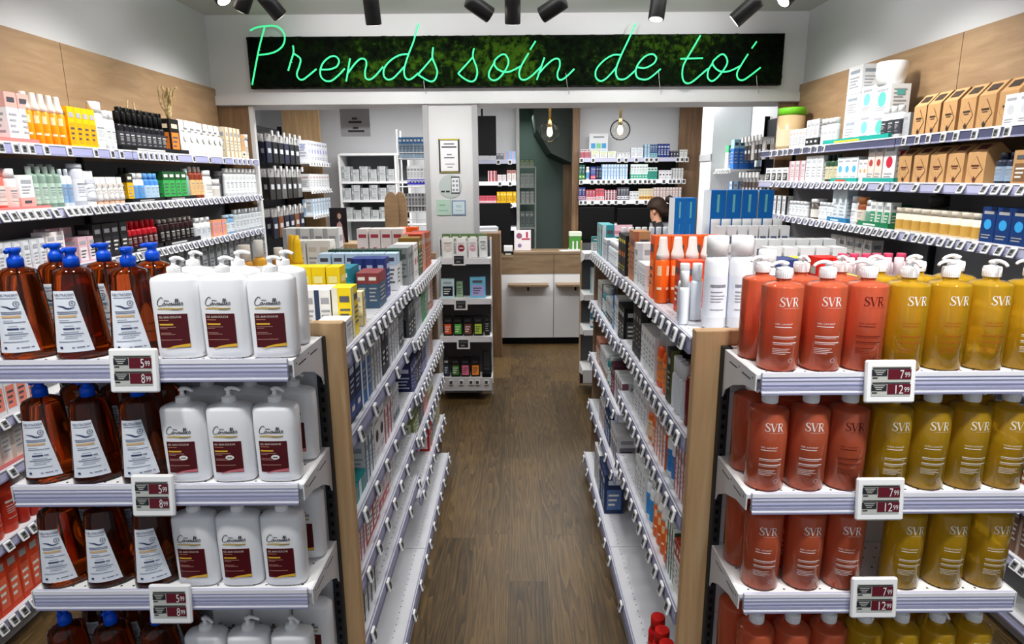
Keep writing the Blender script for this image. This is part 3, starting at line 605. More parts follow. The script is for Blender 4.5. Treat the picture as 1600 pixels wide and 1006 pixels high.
for sh, (axs, cxs) in enumerate([([50, 133, 218], [290, 362, 433]), ([80, 152, 228], [292, 362, 431]), ([95, 166, 240], [304, 370, 436]), ([118, 188, 258], [333, 398, 464])]):
    z = LSZ[sh]; yy = EY + .044; bot = {0: 557, 1: 750, 2: 918, 3: 1085}[sh]; ax = [gx(p, bot, z) for p in axs]; cx_ = spread([gx(p, bot, z) for p in cxs], .0975, ax[2] + .097, -.492)
    hero(AM, AMZ, 'pump_bottle', 'blue-topped amber bottle', 'left', sh, ax, z, yy, 3, .6, [1.0, .7, 1.1])
    hero(AM, AMZ, 'pump_bottle', 'blue-topped amber bottle', 'left', sh, [x + (.02, .01, .0)[i] for i, x in enumerate(ax)], z, yy + .09, 3, .42, [.2, .1, .3], True)
    hero(CAVP if sh == 1 else CAVR, CAVZ, 'pump_bottle', 'white maroon-label pump bottle', 'left', sh, cx_, z, yy - .006, 3, .04, [2.7, 2.9, 2.6])
    hero(CAVP if sh == 1 else CAVR, CAVZ, 'pump_bottle', 'white maroon-label pump bottle', 'left', sh, spread([x + .034 for x in cx_], .0985, ax[2] + .137, -.503), z, yy + .098, 3, -.06, [2.8, 3.0, 2.7], True)
RDEF = [([1209, 1277, 1338], [1400, 1462, 1526, 1586]), ([1188, 1250, 1309], [1378, 1440, 1500, 1560]), ([1177, 1240, 1300], [1390, 1455, 1520]), ([1165, 1222, 1278], [1330, 1383, 1438, 1493])]
for sh, (c_, y_) in enumerate(RDEF):
    z = RSZ[sh]; bot = {0: 580, 1: 765, 2: 912, 3: 1085}[sh]; yy = EY + .051; n = len(c_) + len(y_)
    fr_ = spread([gx(p, bot, z) * 1.03 for p in c_ + y_], .0842, .497 + .047, 1.11 - .045); bk_ = spread([x - .034 for x in fr_], .0842, .497 + .047, 1.06)
    hero([CORAL, CORAL, CORALD if sh < 2 else CORAL], SVZ, 'pump_bottle', 'coral pump bottle', 'right', sh, fr_[:3], z, yy, 3, -.26, [.6, .4, .2])
    hero(CORAL, SVZ, 'pump_bottle', 'coral pump bottle', 'right', sh, bk_[:3] if sh != 2 else bk_[:2], z, yy + .0865, 3, .2, [.3, 1.4, 1.5], True)
    hero([YELO, YELO, YELO, YEL] if sh == 0 else YEL, SVZ, 'pump_bottle', 'yellow pump bottle', 'right', sh, fr_[3:], z, yy, 3, -.22, [1.8, .3, 1.9, .1])
    if sh != 2: hero(YEL, SVZ, 'pump_bottle', 'yellow pump bottle', 'right', sh, bk_[3:6] if sh == 0 else bk_[3:7], z, yy + .0865, 3, -.1, [.3, .3, .3, .3], True)
def esl(label, p1, p2, prices, y=EY - .012):
    a = P(*p1, Y=y); c = P(*p2, Y=y - .012); w = (c.x - a.x); hgt = (a.z - c.z) * 1.03; x, z = (a.x + c.x) / 2, c.z
    fr = MB(); t = .012
    fr.rbox(-w / 2, w / 2, 0, .010, 0, hgt, WHITE, .003); sc = MB(); sw, shh = w * .78, hgt * .70; z0 = hgt * .16; e = -.0006
    q = lambda x0, x1, za, zb, m, k=1: sc.quad([(-sw / 2 + x0 * sw, e * k, z0 + za * shh), (-sw / 2 + x1 * sw, e * k, z0 + za * shh), (-sw / 2 + x1 * sw, e * k, z0 + zb * shh), (-sw / 2 + x0 * sw, e * k, z0 + zb * shh)], m)
    q(0, 1, 0, 1, SCRN)
    for k, pr in enumerate(prices):
        zt = 1 - .5 * k; q(.02, .98, zt - .075, zt - .03, INK, 2); q(.41, 1, zt - .43, zt - .09, RED_S, 2); q(0, .39, zt - .32, zt - .10, INK, 2)
        for i in range(3): q(.05 + .03 * i, .34 - .04 * i, zt - .155 - .06 * i, zt - .13 - .06 * i, SCRN, 3)
        q(.02, .15, zt - .40, zt - .36, INK, 2)
        fn = lambda xx, zz: (xx, e * 3, zz); big_, sm = pr
        wv = (.095 * len(big_) + .01 * (len(big_) - 1)) * sw; put_text(sc, big_, -sw / 2 + (.81 * sw - wv), z0 + (zt - .41) * shh, wv, .29 * shh, fn, OFFW); put_text(sc, sm, -sw / 2 + .835 * sw, z0 + (zt - .36) * shh, .13 * sw, .17 * shh, fn, OFFW)
    o = thing('price_display', label, 'price tag', [('frame', fr.build('frame')), ('screen', sc.build('screen'))], (x, y - .009, z))
    o.rotation_euler = (math.radians(-7), 0, 0); return o
A = [('5', '99'), ('8', '99')]; B_ = [('7', '99'), ('12', '99')]
esl('white electronic price display, topmost of three on left end rack', (167, 547), (247, 614), A); esl('white electronic price display, middle of three on left end rack', (202, 745), (272, 808), A); esl('white electronic price display, lowest of three on left end rack', (230, 917), (299, 976), A)
esl('white electronic price display, topmost of three on right end rack', (1355, 565), (1431, 630), B_); esl('white electronic price display, middle of three on right end rack', (1341, 750), (1413, 814), B_); esl('white electronic price display, lowest of three on right end rack', (1333, 906), (1402, 967), B_)
# ================================================================== gondolas
GZ = {'L': ([1.285, 1.07, .84, .66, .47, .12], [1.265, 1.04, .81, .61, .36, .12]), 'R': ([1.315, 1.058, .84, .56, .12], [1.305, 1.03, .73, .45, .12])}
GY = (1.50, 2.52, 3.52)
def gondola(side):
    s = 1 if side == 'L' else -1; xi = -.41 if side == 'L' else .43; xo = -1.09 if side == 'L' else 1.11; xm = (xi + xo) / 2; top = 1.37 if side == 'L' else 1.345
    parts = []; a, b = min(xi, xo), max(xi, xo); pa, pb = (a, b - .0) if side == 'L' else (a, b)
    parts.append(('end_panel', MB().rbox(pa, pb + (.004 if side == 'L' else 0), GY[0] - .033, GY[0], 0, top, OAKV, .002).build('end_panel')))
    parts.append(('end_panel', MB().rbox(a + .02, b - .02, GY[2], GY[2] + .025, 0, 1.30, WALNUT, .002).build('end_panel')))
    parts.append(('back_panel', MB().box(xm - .012, xm + .012, GY[0], GY[2], 0, 1.30, M('#b9babd', .5)).build('back_panel')))
    for bay in range(2):
        y0, y1 = GY[bay] + .002, GY[bay + 1] - .002
        for face in (0, 1):
            xf = xi if face == 0 else xo; sg = s if face == 0 else -s
            for i, z in enumerate(GZ[side][bay]):
                base = i == len(GZ[side][bay]) - 1; ext = 0.02 if base else 0
                sh = MB(); u, v = sorted((xm + sg * .012, xf - sg * .004 + sg * ext)); sh.box(u, v, y0, y1, z - .02, z, DECK)
                for k in range(30): sh.disc((xf - sg * .025, y0 + .02 + (y1 - y0 - .04) * k / 29, z + .0005), .0026, (1, 0, 0), (0, 1, 0), HOLE, 6)
                r = MB(); xx = xf + sg * ext
                prof = [(xx - sg * .004, z + .004), (xx, z + .004), (xx + sg * .006, z - .036), (xx - sg * .002, z - .036)]
                r.loft([[(px, y0, pz) for px, pz in prof], [(px, y1, pz) for px, pz in prof]], GRAIL, False)
                r.loft([[(px + sg * .0006, y, pz) for px, pz in ((xx + sg * .0045, z - .026), (xx + sg * .0062, z - .0365))] for y in (y0, y1)], GRAILD, False, False, False); u, v = sorted((xx - sg * .001, xx + sg * .003)); r.box(u, v, y0, y1, z, z + .004, GEDGE)
                sub = [('price_rail', r.build('price_rail'))]
                bk = MB()
                for y in (y0 + .0015, y1 - .0015):
                    pr = [(xm + sg * .02, z - .001), (xf - sg * .005, z - .001), (xf - sg * .005, z - .03), (xm + sg * .02, z - .07)]
                    bk.loft([[(px, y - .001, pz) for px, pz in pr], [(px, y + .001, pz) for px, pz in pr]], OFFW, False)
                sub.append(('bracket', bk.build('bracket'))); parts.append(('shelf', sh.build('shelf'), sub))
            u, v = sorted((xm + sg * .012, xf - sg * .0 + sg * .012)); parts.append(('plinth', MB().box(u, v, y0, y1, 0, .097, M('#9a9a9e', .4)).build('plinth')))
    return thing('gondola', f'white double-sided shop gondola with oak end panel, {"left" if side == "L" else "right"} of the aisle', 'shelving', parts)
gondola('L'); gondola('R')
# ================================================================== left wall products
EPS = .0014
WL = ['left wall top shelf', 'left wall second shelf', 'left wall third shelf', 'left wall fourth shelf', 'left wall fifth shelf', 'left wall sixth shelf', 'left wall seventh shelf', 'left wall lowest shelf']
WR = [w.replace('left', 'right') for w in WL]
def LW(k, x0, x1, n, top, kind, args, what, d=None, fill=.94, inset=.012, dz=0.0, **kw):
    z = LZ[k] + EPS + dz; v = XLF - .004; m_ = v - inset - min(d or .05, .2) / 2; a, b = YX(x0, m_, z), YX(x1, m_, z); h = max(.03, P((x0 * .7 + x1 * .3), top, X=v - inset - .03).z - z)
    row('L', v, z, a, b, n, h, kind, args, what, WL[k], d, fill, inset, **kw); return a, b
def RW(k, x0, x1, n, top, kind, args, what, d=None, fill=.94, inset=.012, dz=0.0, **kw):
    z = RZ[k] + EPS + dz; v = XRF + .004; m_ = v + inset + min(d or .05, .2) / 2; a, b = YX(x1, m_, z), YX(x0, m_, z); h = max(.03, P((x1 * .7 + x0 * .3), top, X=v + inset + .03).z - z)
    row('R', v, z, a, b, n, h, kind, args, what, WR[k], d, fill, inset, **kw); return a, b
def LT(k, x0, x1, d, hgt, c, label, mark=None):
    z = LZ[k] + .0008; m_ = XLF - .045; tray('L', XLF - .006, z, YX(x0, m_, z) - .012, YX(x1, m_, z) + .012, d, hgt, c, label, mark)
def RT_(k, x0, x1, d, hgt, c, label, mark=None):
    z = RZ[k] + .0008; m_ = XRF + (.08 if d > .18 else .045); tray('R', XRF + .006, z, YX(x1, m_, z) - .012, YX(x0, m_, z) + .012, d, hgt, c, label, mark)
TB = .0042     # standing in a tray
B, C = 'bottle', 'carton'
LT(0, -12, 45, .12, .022, '#e8807a', 'coral pink display tray on left wall top shelf')
LW(0, 4, 43, 2, 146, C, ('#f3f1f1', '#e6b0a6', 'top'), 'tall white and pink carton', .07, dz=TB, inset=.02)
LW(0, 41, 104, 5, 147, 'spray', ('#f39410', '#efe3d8', '#ffe2b8'), 'orange sun spray with pale cap', .05)
LW(0, 104, 147, 4, 169, C, ('#f6b70a', '#f59c12', 'panel'), 'yellow orange sun carton', .05)
LW(0, 147, 165, 1, 160, B, ('#f0f0f0', '#f4f4f4', .22, '#e4e6ea', .9), 'tall white bottle', .055)
LW(0, 166, 181, 2, 175, B, ('#eef0f0', '#f4f4f4', .2, '#d9e2da', .85), 'short white bottle', .04)
LT(0, 181, 284, .17, .03, '#0d0d0f', 'black display tray of black bottles on left wall top shelf', '#cfcfcf')
LW(0, 184, 258, 9, 178, B, ('#17161a', '#0d0d0f', .3, '#33333a', .6), 'black serum bottle with black cap', .045, dz=TB, inset=.02)
LW(0, 188, 258, 7, 172, B, ('#17161a', '#0d0d0f', .3, '#6b6b70', .6), 'back row black bottle', .045, dz=TB, inset=.085)
a, b = LW(0, 261, 277, 1, 187, C, ('#16130f', '#e0792a', 'panel', '#e8d2b0'), 'black and orange diffuser carton', .06, dz=TB, inset=.02)
def roots(label, loc, h, n, seed):
    rnd = random.Random(seed); m = wood_mat('dried_root', [(0.3, '#8c7348'), (.6, '#c6ad7c'), (.8, '#dcc79c')], (20, 20, 20), .8); k = MB()
    for i in range(n):
        x = y = 0; p = [(0, 0, 0)]; vx, vy = rnd.uniform(-.012, .012), rnd.uniform(-.012, .012)
        for j in range(1, 7): x += vx * .5 + rnd.uniform(-.012, .012); y += vy * .5 + rnd.uniform(-.012, .012); p.append((x, y, h * j / 6 * rnd.uniform(.9, 1.05)))
        k.tube(smooth2(p, 3), .006, m, 6, [.0085 - .004 * t / 18 for t in range(19)])
    return thing('dried_root_bundle', label, 'dried roots', [(None, k.build('dried_root_bundle'))], loc)
zt = P(262, 185, X=XLF - .05).z
roots('bundle of pale twisted dried roots above black diffuser carton', (XLF - .05, (a + b) / 2, zt + .001), .17, 12, 3)
roots('small thin dried root sprig behind black bottles', (XLF - .155, YX(205, XLF - .155, 1.95), LZ[0] + EPS), .26, 2, 5)
LW(0, 282, 312, 3, 189, 'pouch', ('#eeeeec', '#d8dadd', '#77777c'), 'white refill pouch', .05)
LW(0, 312, 346, 4, 195, 'pouch', ('#e9e6e0', '#cfcfcf', '#6f6f74'), 'off-white refill pouch', .05)
LW(0, 347, 372, 4, 200, C, ('#e6dcc6', '#b79a6a', 'vert'), 'beige carton', .06)
LW(0, 374, 380, 1, 212, C, ('#d9a468', '#f0e3cc', 'band'), 'tan carton', .05); LW(0, 381, 388, 1, 211, B, ('#f0efec', '#dcdcdc', .2, '#d9d4c8', .7), 'slim white bottle', .04)
# second shelf
LT(1, -16, 63, .14, .016, '#e57f79', 'coral pink display tray on left wall second shelf')
LW(1, -12, 10, 1, 262, B, ('#ee6f60', '#f07c6c', .2, '#f6d4cc', .85), 'coral bottle', .06, dz=TB, inset=.02)
LW(1, 9, 27, 1, 264, B, ('#f0eeee', '#f4f4f4', .22, '#f0cfc8', .9), 'white bottle with pink label', .055, dz=TB, inset=.02)
LW(1, 25, 48, 1, 273, C, ('#f3f0f0', '#f0a8a0', 'band'), 'white carton with pink band', .06, dz=TB, inset=.02)
LW(1, 48, 96, 4, 260, B, ('#a4c2b0', '#dbe6de', .16, '#b9d0c2', .5, .35), 'pale green clear bottle', .06, inset=.015)
LW(1, 52, 92, 3, 256, B, ('#8fae9f', '#dbe6de', .16, '#b9d0c2', .5, .35), 'back row green clear bottle', .06, inset=.09)
LW(1, 97, 114, 2, 264, B, ('#e6edf4', '#dfe7ef', .16, '#8aabcf', .5), 'white and blue bottle', .04)
LW(1, 114, 134, 1, 256, B, ('#d3d6e0', '#dfe0e8', .1, '#e7e9f0', .9), 'tall pale lilac bottle', .06)
LW(1, 134, 152, 1, 267, 'tube', ('#e4e6ec', '#eeeeee', '#c2c6d0'), 'pale grey cream tube', .05)
LW(1, 152, 195, 5, 277, 'tube', ('#efeeec', '#e2b79a', '#cfc9c4'), 'white tube with peach cap', .04)
LW(1, 195, 205, 1, 272, C, ('#f0b90e', '#2b2a26', 'top'), 'yellow and black carton', .05, dz=TB, inset=.02)
LT(1, 198, 249, .14, .024, '#101012', 'black display tray of blue bottles on left wall second shelf', '#9a9a9a')
LW(1, 206, 225, 2, 271, B, ('#e6edf2', '#f0f0f0', .2, '#5d9fdc', .75), 'white bottle with sky blue label', .045, dz=TB, inset=.02)
LW(1, 226, 247, 3, 271, B, ('#4b8ad2', '#6aa6e4', .2, '#bcd8f0', .75), 'sky blue bottle', .045, dz=TB, inset=.02)
LW(1, 190, 208, 2, 262, B, ('#1a1a1d', '#101012', .3, None, .5), 'back row black pump bottle', .04, inset=.1)
LT(1, 249, 296, .14, .024, '#101012', 'black display tray of green cartons on left wall second shelf', '#9a9a9a')
LW(1, 250, 287, 4, 268, C, ('#35a24c', '#1d4f28', 'top'), 'green carton with dark top', .06, dz=TB, inset=.02)
LW(1, 288, 296, 1, 264, B, ('#9ec8c8', '#c4dcdc', .2, None, .6, .3), 'pale teal clear bottle', .04, dz=TB, inset=.02)
LW(1, 297, 317, 3, 260, B, ('#8e3a24', '#d8d0c8', .18, '#d8b27a', .5, .2), 'amber red bottle with clear cap', .045)
LW(1, 317, 331, 1, 266, B, ('#f0f0ee', '#f2f2f2', .2, '#e0dcd6', .85), 'tall white bottle', .05)
LW(1, 333, 351, 1, 280, 'jar', ('#ecebea', '#e6e4e2', '#c9c4bf', .35), 'white jar', .05)
LW(1, 352, 400, 8, 263, B, ('#d4d7d9', '#e6e6e6', .18, '#eceff2', .6), 'clear grey bottle with white label', .04)
LW(1, 340, 398, 7, 268, B, ('#c4c8cc', '#dddddd', .2, None, .6), 'back row clear grey bottle', .04, inset=.09)
# third shelf
LT(2, -20, 102, .15, .016, '#df8a86', 'long coral pink display tray on left wall third shelf')
LW(2, -14, 66, 6, 377, C, ('#dfe2e6', '#c6cad2', 'vert'), 'white and grey carton', .06, dz=TB, inset=.02)
LW(2, 68, 97, 2, 362, C, ('#efe6e6', '#e0604e', 'band'), 'white carton with coral band', .06, dz=TB, inset=.02)
LW(2, 70, 112, 2, 357, C, ('#c9a7b0', '#e6d4d8', 'vert'), 'mauve carton', .05, inset=.1)
LW(2, 114, 145, 2, 370, C, ('#dfb9c4', '#f2e6ea', 'panel'), 'pale pink carton', .07)
LW(2, 138, 192, 4, 350, C, ('#19181a', '#2c2b2f', 'panel', '#77777c'), 'black carton', .08)
LT(2, 193, 246, .14, .03, '#0d0d0f', 'black display tray of red bottles on left wall third shelf', '#bfbfbf')
LW(2, 196, 245, 6, 345, B, ('#a9121f', '#c71d2b', .25, '#4f0a12', .6), 'deep red bottle', .045, dz=TB, inset=.02)
LT(2, 247, 303, .14, .03, '#0d0d0f', 'black display tray of dark bottles on left wall third shelf', '#bfbfbf')
LW(2, 248, 302, 7, 341, B, ('#2a1314', '#d8cfc8', .14, '#160c0e', .5), 'dark brown bottle with pale cap', .045, dz=TB, inset=.02)
LW(2, 304, 328, 3, 340, B, ('#eceded', '#e2e4e6', .2, '#cdd2d8', .7), 'small white bottle', .045)
LW(2, 328, 350, 3, 344, C, ('#f2a468', '#e78fb4', 'vert'), 'peach and pink carton', .05)
LW(2, 350, 365, 2, 335, B, ('#7ea8ca', '#a9c6dc', .18, '#dbe6ee', .7), 'dusty blue bottle', .045)
LW(2, 366, 408, 8, 326, B, ('#b9bfc4', '#d0d4d8', .2, '#d9dee2', .6), 'grey clear bottle', .045)
# lower shelves
LW(3, 245, 412, 16, 386, C, ('#8f9295', '#4b4d50', 'vert'), 'grey striped carton', .05)
LW(3, -70, -2, 5, 478, C, ('#e3e4e6', '#d8a9a4', 'band'), 'white carton with rose band', .06)
LW(4, -60, 50, 6, 585, C, ('#d9dadd', '#e0806e', 'panel'), 'pale carton with salmon panel', .07)
LW(5, -60, 48, 5, 660, C, ('#e2ded8', '#c8b9ae', 'vert'), 'pale ivory carton', .07, dz=TB, inset=.02)
LT(5, -70, 52, .14, .02, '#d67a74', 'coral pink display tray on left wall sixth shelf')
LW(6, -50, 25, 3, 742, B, ('#d8452c', '#e8e4e2', .2, '#b5301c', .8), 'vermilion bottle with pale cap', .07); LW(6, 26, 70, 3, 728, 'jar', ('#a82e22', '#f0ecea', None, .35), 'red jar with white lid', .07)
LW(7, -30, 58, 5, 862, C, ('#cf4326', '#e2694a', 'panel'), 'vermilion carton', .07)
def cols(plane, X, z, px): return [YX(p, X, z) for p in px]
V = XLF + .0085
tags('L', V, LZ[0] + .003, cols('L', V, 1.82, [2, 25, 38, 50, 73, 109, 150, 176, 190, 219, 227, 236, 244, 252, 260, 268, 276, 303, 328, 350, 366, 374, 381, 388, 396]), 'left wall top shelf rail')
tags('L', V, LZ[1] + .003, cols('L', V, 1.57, [5, 20, 34, 46, 58, 70, 86, 106, 116, 126, 136, 148, 158, 168, 178, 192, 206, 214, 222, 230, 238, 246, 256] + list(range(263, 410, 8))), 'left wall second shelf rail')
tags('L', V, LZ[2] + .003, cols('L', V, 1.32, [168, 178, 190, 200, 209, 218] + list(range(240, 412, 8))), 'left wall third shelf rail')
tags('L', V, LZ[3] + .003, cols('L', V, 1.07, list(range(262, 402, 12))), 'left wall fourth shelf rail')
for k, px in ((4, [5, 28, 50]), (5, [18, 40, 60]), (6, [12, 35, 50, 62]), (7, [3, 20, 36, 52])): tags('L', V, LZ[k] + .003, cols('L', V, LZ[k] - .02, px), WL[k] + ' rail')
# ================================================================== right wall products
a, b = RW(0, 1203, 1239, 1, 168, 'jar', ('#c6ab82', '#6fc02c', '#d8c8a8', .17), 'big jar of beige contents with green lid', .16, inset=.02)
RW(0, 1238, 1263, 5, 202, C, ('#ece9e8', '#c7b3ac', 'logo'), 'small white carton', .05)
RW(0, 1264, 1283, 3, 187, C, ('#ededee', '#2b2b30', 'band'), 'white carton with black band', .05); RW(0, 1283, 1308, 4, 185, B, ('#f0f0f0', '#f2f2f2', .2, '#dfe0e2', .8), 'white bottle', .04)
RT_(0, 1306, 1409, .2, .03, '#1f9c8f', 'teal display tray of white cartons on right wall top shelf', '#f0c02a')
def stack(x0, x1, ys, args, what, inset, d):
    z = RZ[0] + EPS + TB; v = XRF + .004; a, b = YX(x1, v + inset, z), YX(x0, v + inset, z); zs = [P(x1 * .5 + x0 * .5, y, X=v + inset + .02).z for y in ys]; zs[0] = z
    for i in range(len(ys) - 1):
        lev = ['bottom', 'top'] if len(ys) == 3 else ['bottom', 'middle', 'top']
        thing('carton', f'{what}, {lev[i]} of its stack, right wall top shelf', 'box', prod(C, (b - a) * .97, d, zs[i + 1] - zs[i] - .002, args), (v + inset + d / 2, (a + b) / 2, zs[i]), -math.pi / 2, 'white cartons stacked in the teal tray')
    return zs[-1], (a + b) / 2, b - a
stack(1315, 1337, [222, 186, 150, 108], ('#f0f1f2', '#9aa2ac', 'logo'), 'slim white carton', .05, .09)
stack(1338, 1357, [222, 180, 138], ('#eff2f2', '#7fd0cc', 'dot'), 'white carton with mint disc', .05, .1)
z1, y1, w1 = stack(1358, 1384, [222, 180, 137], ('#eef0f0', '#5fb8b0', 'dot'), 'wide white carton with teal disc', .065, .1)
sb = MB(); sb.lathe([(.045, 0), (.062, .008), (.074, .06), (.072, .112), (.066, .115), (.064, .1), (.055, .02)], M('#f4f4f2', .3), 28)
thing('white_pot', 'smooth white round pot on top of the stacked white cartons', 'pot', [(None, sb.build('white_pot'))], (XRF + .115, y1 + .02, z1 + .0015), 0)
RW(0, 1378, 1409, 3, 166, B, ('#eef0f1', '#e6e8ea', .2, '#3b3d44', .6), 'white bottle with black label', .045, dz=TB, inset=.008)
RW(0, 1415, 1433, 1, 176, C, ('#a9abad', '#8e9092', 'logo'), 'plain grey carton', .09, inset=.03)
ar = MB(); prof = [(-.045, 0), (.045, 0), (.045, .09)] + [(.045 * math.cos(t * math.pi / 10), .09 + .045 * math.sin(t * math.pi / 10)) for t in range(1, 10)] + [(-.045, .09)]
ar.loft([[(x, -.01, z) for x, z in prof], [(x, .01, z) for x, z in prof]], M('#5c4030', .6), False)
thing('arched_board', 'brown round-topped display board behind the grey carton', 'board', [(None, ar.build('arched_board'))], (XRF + .2, YX(1422, XRF + .2, 1.95), RZ[0] + EPS), -math.pi / 2)
RW(0, 1437, 1604, 6, 126, 'kraft', ('#b98f60', '#3a2b20', .72), 'brown kraft gift bag', .1, fill=.86, inset=.02, yaw=.0, jit=.004)
RW(0, 1566, 1612, 2, 146, C, ('#f2f2f2', '#c9ccd2', 'dot'), 'white carton with grey ring', .012, inset=.002)
# second
RW(1, 1201, 1236, 4, 262, C, ('#ececec', '#26262a', 'panel'), 'small white and black carton', .05); RW(1, 1237, 1262, 3, 251, C, ('#e8d6d6', '#cf9aa4', 'vert'), 'pale pink carton', .05)
RW(1, 1263, 1290, 3, 243, C, ('#eeeff0', '#b9bec6', 'logo'), 'white carton with grey logo', .05); RW(1, 1291, 1311, 3, 242, B, ('#2d4a35', '#1d2f22', .2, '#c9c2a0', .6), 'dark green bottle', .045)
RT_(1, 1309, 1347, .13, .026, '#1f9c8f', 'narrow teal display tray on right wall second shelf', '#d8452c'); RW(1, 1312, 1345, 3, 245, C, ('#e6eef4', '#56a9dc', 'dot'), 'white carton with blue disc', .05, dz=TB, inset=.02)
RW(1, 1346, 1359, 2, 250, C, ('#efe9e2', '#d59b62', 'dot'), 'white carton with tan disc', .05)
RT_(1, 1360, 1406, .13, .026, '#1f9c8f', 'wide teal display tray on right wall second shelf')
RW(1, 1361, 1384, 2, 226, C, ('#ead9d0', '#b0443c', 'dot'), 'cream carton with red disc', .06, dz=TB, inset=.02); RW(1, 1385, 1405, 1, 224, C, ('#f2eeee', '#c4263e', 'dot'), 'tall white carton with crimson disc', .06, dz=TB, inset=.02)
RW(1, 1414, 1556, 5, 224, 'kraft', ('#bd9262', '#5a2b22', .76), 'brown kraft bag with dark diamond', .1, fill=.84, inset=.02)
RW(1, 1557, 1592, 2, 238, B, ('#2a2f3f', '#1b1e2a', .2, '#8fa3b8', .7), 'navy bottle', .06); RW(1, 1594, 1625, 1, 234, C, ('#b98f60', '#7a5a3c', 'panel'), 'brown carton', .08)
# third
RW(2, 1202, 1232, 4, 306, C, ('#e6e7e8', '#33343a', 'vert'), 'white and charcoal carton', .05); RW(2, 1234, 1262, 5, 314, B, ('#d2d7da', '#e6e8ea', .2, '#eef0f2', .7), 'clear bottle with pale label', .035)
RW(2, 1263, 1279, 1, 311, 'jar', ('#4a4038', '#eceae8', '#d8d4cc', .2), 'dark jar with white lid', .06); RW(2, 1280, 1304, 4, 316, B, ('#cfd4d8', '#e2e4e6', .2, '#eef0f2', .7), 'clear bottle with grey label', .035)
RT_(2, 1303, 1331, .13, .03, '#1c6e9c', 'blue display tray on right wall third shelf', '#c9dfe8'); RW(2, 1305, 1328, 2, 297, C, ('#d5dfe4', '#b9cdd4', 'logo'), 'tall pale blue carton', .06, dz=TB, inset=.02)
RW(2, 1330, 1341, 1, 306, B, ('#d0d6d8', '#e6e6e6', .2, '#eceeee', .7), 'tall clear bottle', .045); RW(2, 1341, 1353, 1, 308, B, ('#8f4d2e', '#d88a4c', .22, '#e8dccb', .7), 'brown bottle with copper cap', .05); RW(2, 1353, 1363, 1, 312, B, ('#eef0f0', '#f4f4f4', .2, '#6aa58a', .7), 'white bottle with green label', .04)
RT_(2, 1352, 1397, .13, .03, '#17794f', 'green display tray on right wall third shelf', '#e6efe8'); RW(2, 1364, 1396, 3, 316, C, ('#eef2ee', '#3c9468', 'panel'), 'white carton with green panel', .05, dz=TB, inset=.02); RW(2, 1384, 1412, 1, 320, C, ('#1e5b3c', '#2c7a52', 'logo', '#cfe0d4'), 'dark green carton', .07, inset=.09)
RW(2, 1401, 1538, 9, 331, 'jar', ('#efe4cc', '#e2d8c6', '#c79c48', .22), 'cream jar with gold label', .06)
RW(2, 1540, 1640, 4, 326, C, ('#12356e', '#38a2e2', 'dot'), 'navy pack with sky blue disc', .06)
RW(2, 1443, 1475, 1, 305, B, ('#4c4a44', '#2a2a2a', .3, '#8f8c84', .7), 'dull grey bottle', .06, inset=.1)
# lower
RW(3, 1302, 1366, 3, 372, C, ('#8f8a86', '#b9b3ad', 'panel'), 'taupe pack', .06); RW(3, 1203, 1262, 6, 372, C, ('#7d8085', '#c4c8cc', 'vert'), 'dull grey carton', .05); RW(3, 1262, 1300, 4, 376, B, ('#9aa0a6', '#c0c4c8', .2, None, .7), 'grey bottle', .04)
RW(6, 1558, 1650, 6, 690, C, ('#7c3626', '#a8583a', 'panel'), 'russet brown carton', .07)
RW(7, 1568, 1650, 5, 800, C, ('#6a4a3c', '#9a8474', 'vert'), 'brown striped carton', .07)
V = XRF - .0085
tags('R', V, RZ[0] + .003, cols('R', V, 1.85, [1573, 1556, 1522, 1493, 1473, 1450, 1433, 1412, 1286, 1275, 1265, 1252, 1238, 1229, 1222, 1213, 1204]), 'right wall top shelf rail')
tags('R', V, RZ[1] + .003, cols('R', V, 1.64, [1598, 1575, 1558, 1540, 1503, 1468, 1432, 1400, 1377] + list(range(1352, 1200, -9))), 'right wall second shelf rail')
tags('R', V, RZ[2] + .003, cols('R', V, 1.41, [1583, 1563, 1542, 1522, 1503, 1487, 1472, 1457, 1443, 1432, 1417, 1400, 1388] + list(range(1378, 1200, -9))), 'right wall third shelf rail')
for k, px in ((6, [1593, 1563]), (7, [1600, 1588, 1562])): tags('R', V, RZ[k] + .003, cols('R', V, RZ[k] - .02, px), WR[k] + ' rail')
# ================================================================== gondola tops
def GF(side, y, x0, x1, n, h, kind, args, what, d, where=None, z=None, **kw):      # faces the camera
    zz = (1.306 if side == 'R' and y > 2.5 else 1.316 if side == 'R' else 1.266 if y > 2.5 else 1.286) + .0008 if z is None else z
    row('F', y, zz, x0, x1, n, h, kind, args, what, where or f'on top of the {"left" if side == "L" else "right"} gondola', d, **kw)
def GS(side, y0, y1, n, h, kind, args, what, d, where=None, inset=.012, **kw):       # faces the aisle
    zz = (1.306 if side == 'R' and y1 > 2.52 else 1.316 if side == 'R' else 1.266 if y1 > 2.52 else 1.286) + .0008
    row('L' if side == 'L' else 'R', -.416 if side == 'L' else .436, zz, y0, y1, n, h, kind, args, what, where or f'on top of the {"left" if side == "L" else "right"} gondola', d, inset=inset, **kw)
GF('L', 1.545, -.500, -.425, 1, .062, C, ('#ecebe4', '#3c4a6a', 'vert'), 'low white carton behind oak end panel', .1)
GF('L', 1.66, -.655, -.482, 4, .128, C, ('#f0efec', '#33435e', 'vert'), 'white carton with dark lettering', .09)
GS('L', 1.655, 1.73, 1, .135, C, ('#f3d51c', '#e8e4d2', 'vert', '#5a5a66'), 'yellow carton at the shelf edge', .05)
GF('L', 1.84, -.665, -.505, 4, .165, C, ('#f2cf12', '#f7ea9a', 'logo', '#8a7418'), 'tall yellow carton', .07)
GF('L', 1.80, -.50, -.432, 1, .10, C, ('#e9dcb0', '#c8a32c', 'vert'), 'pale yellow carton', .035)
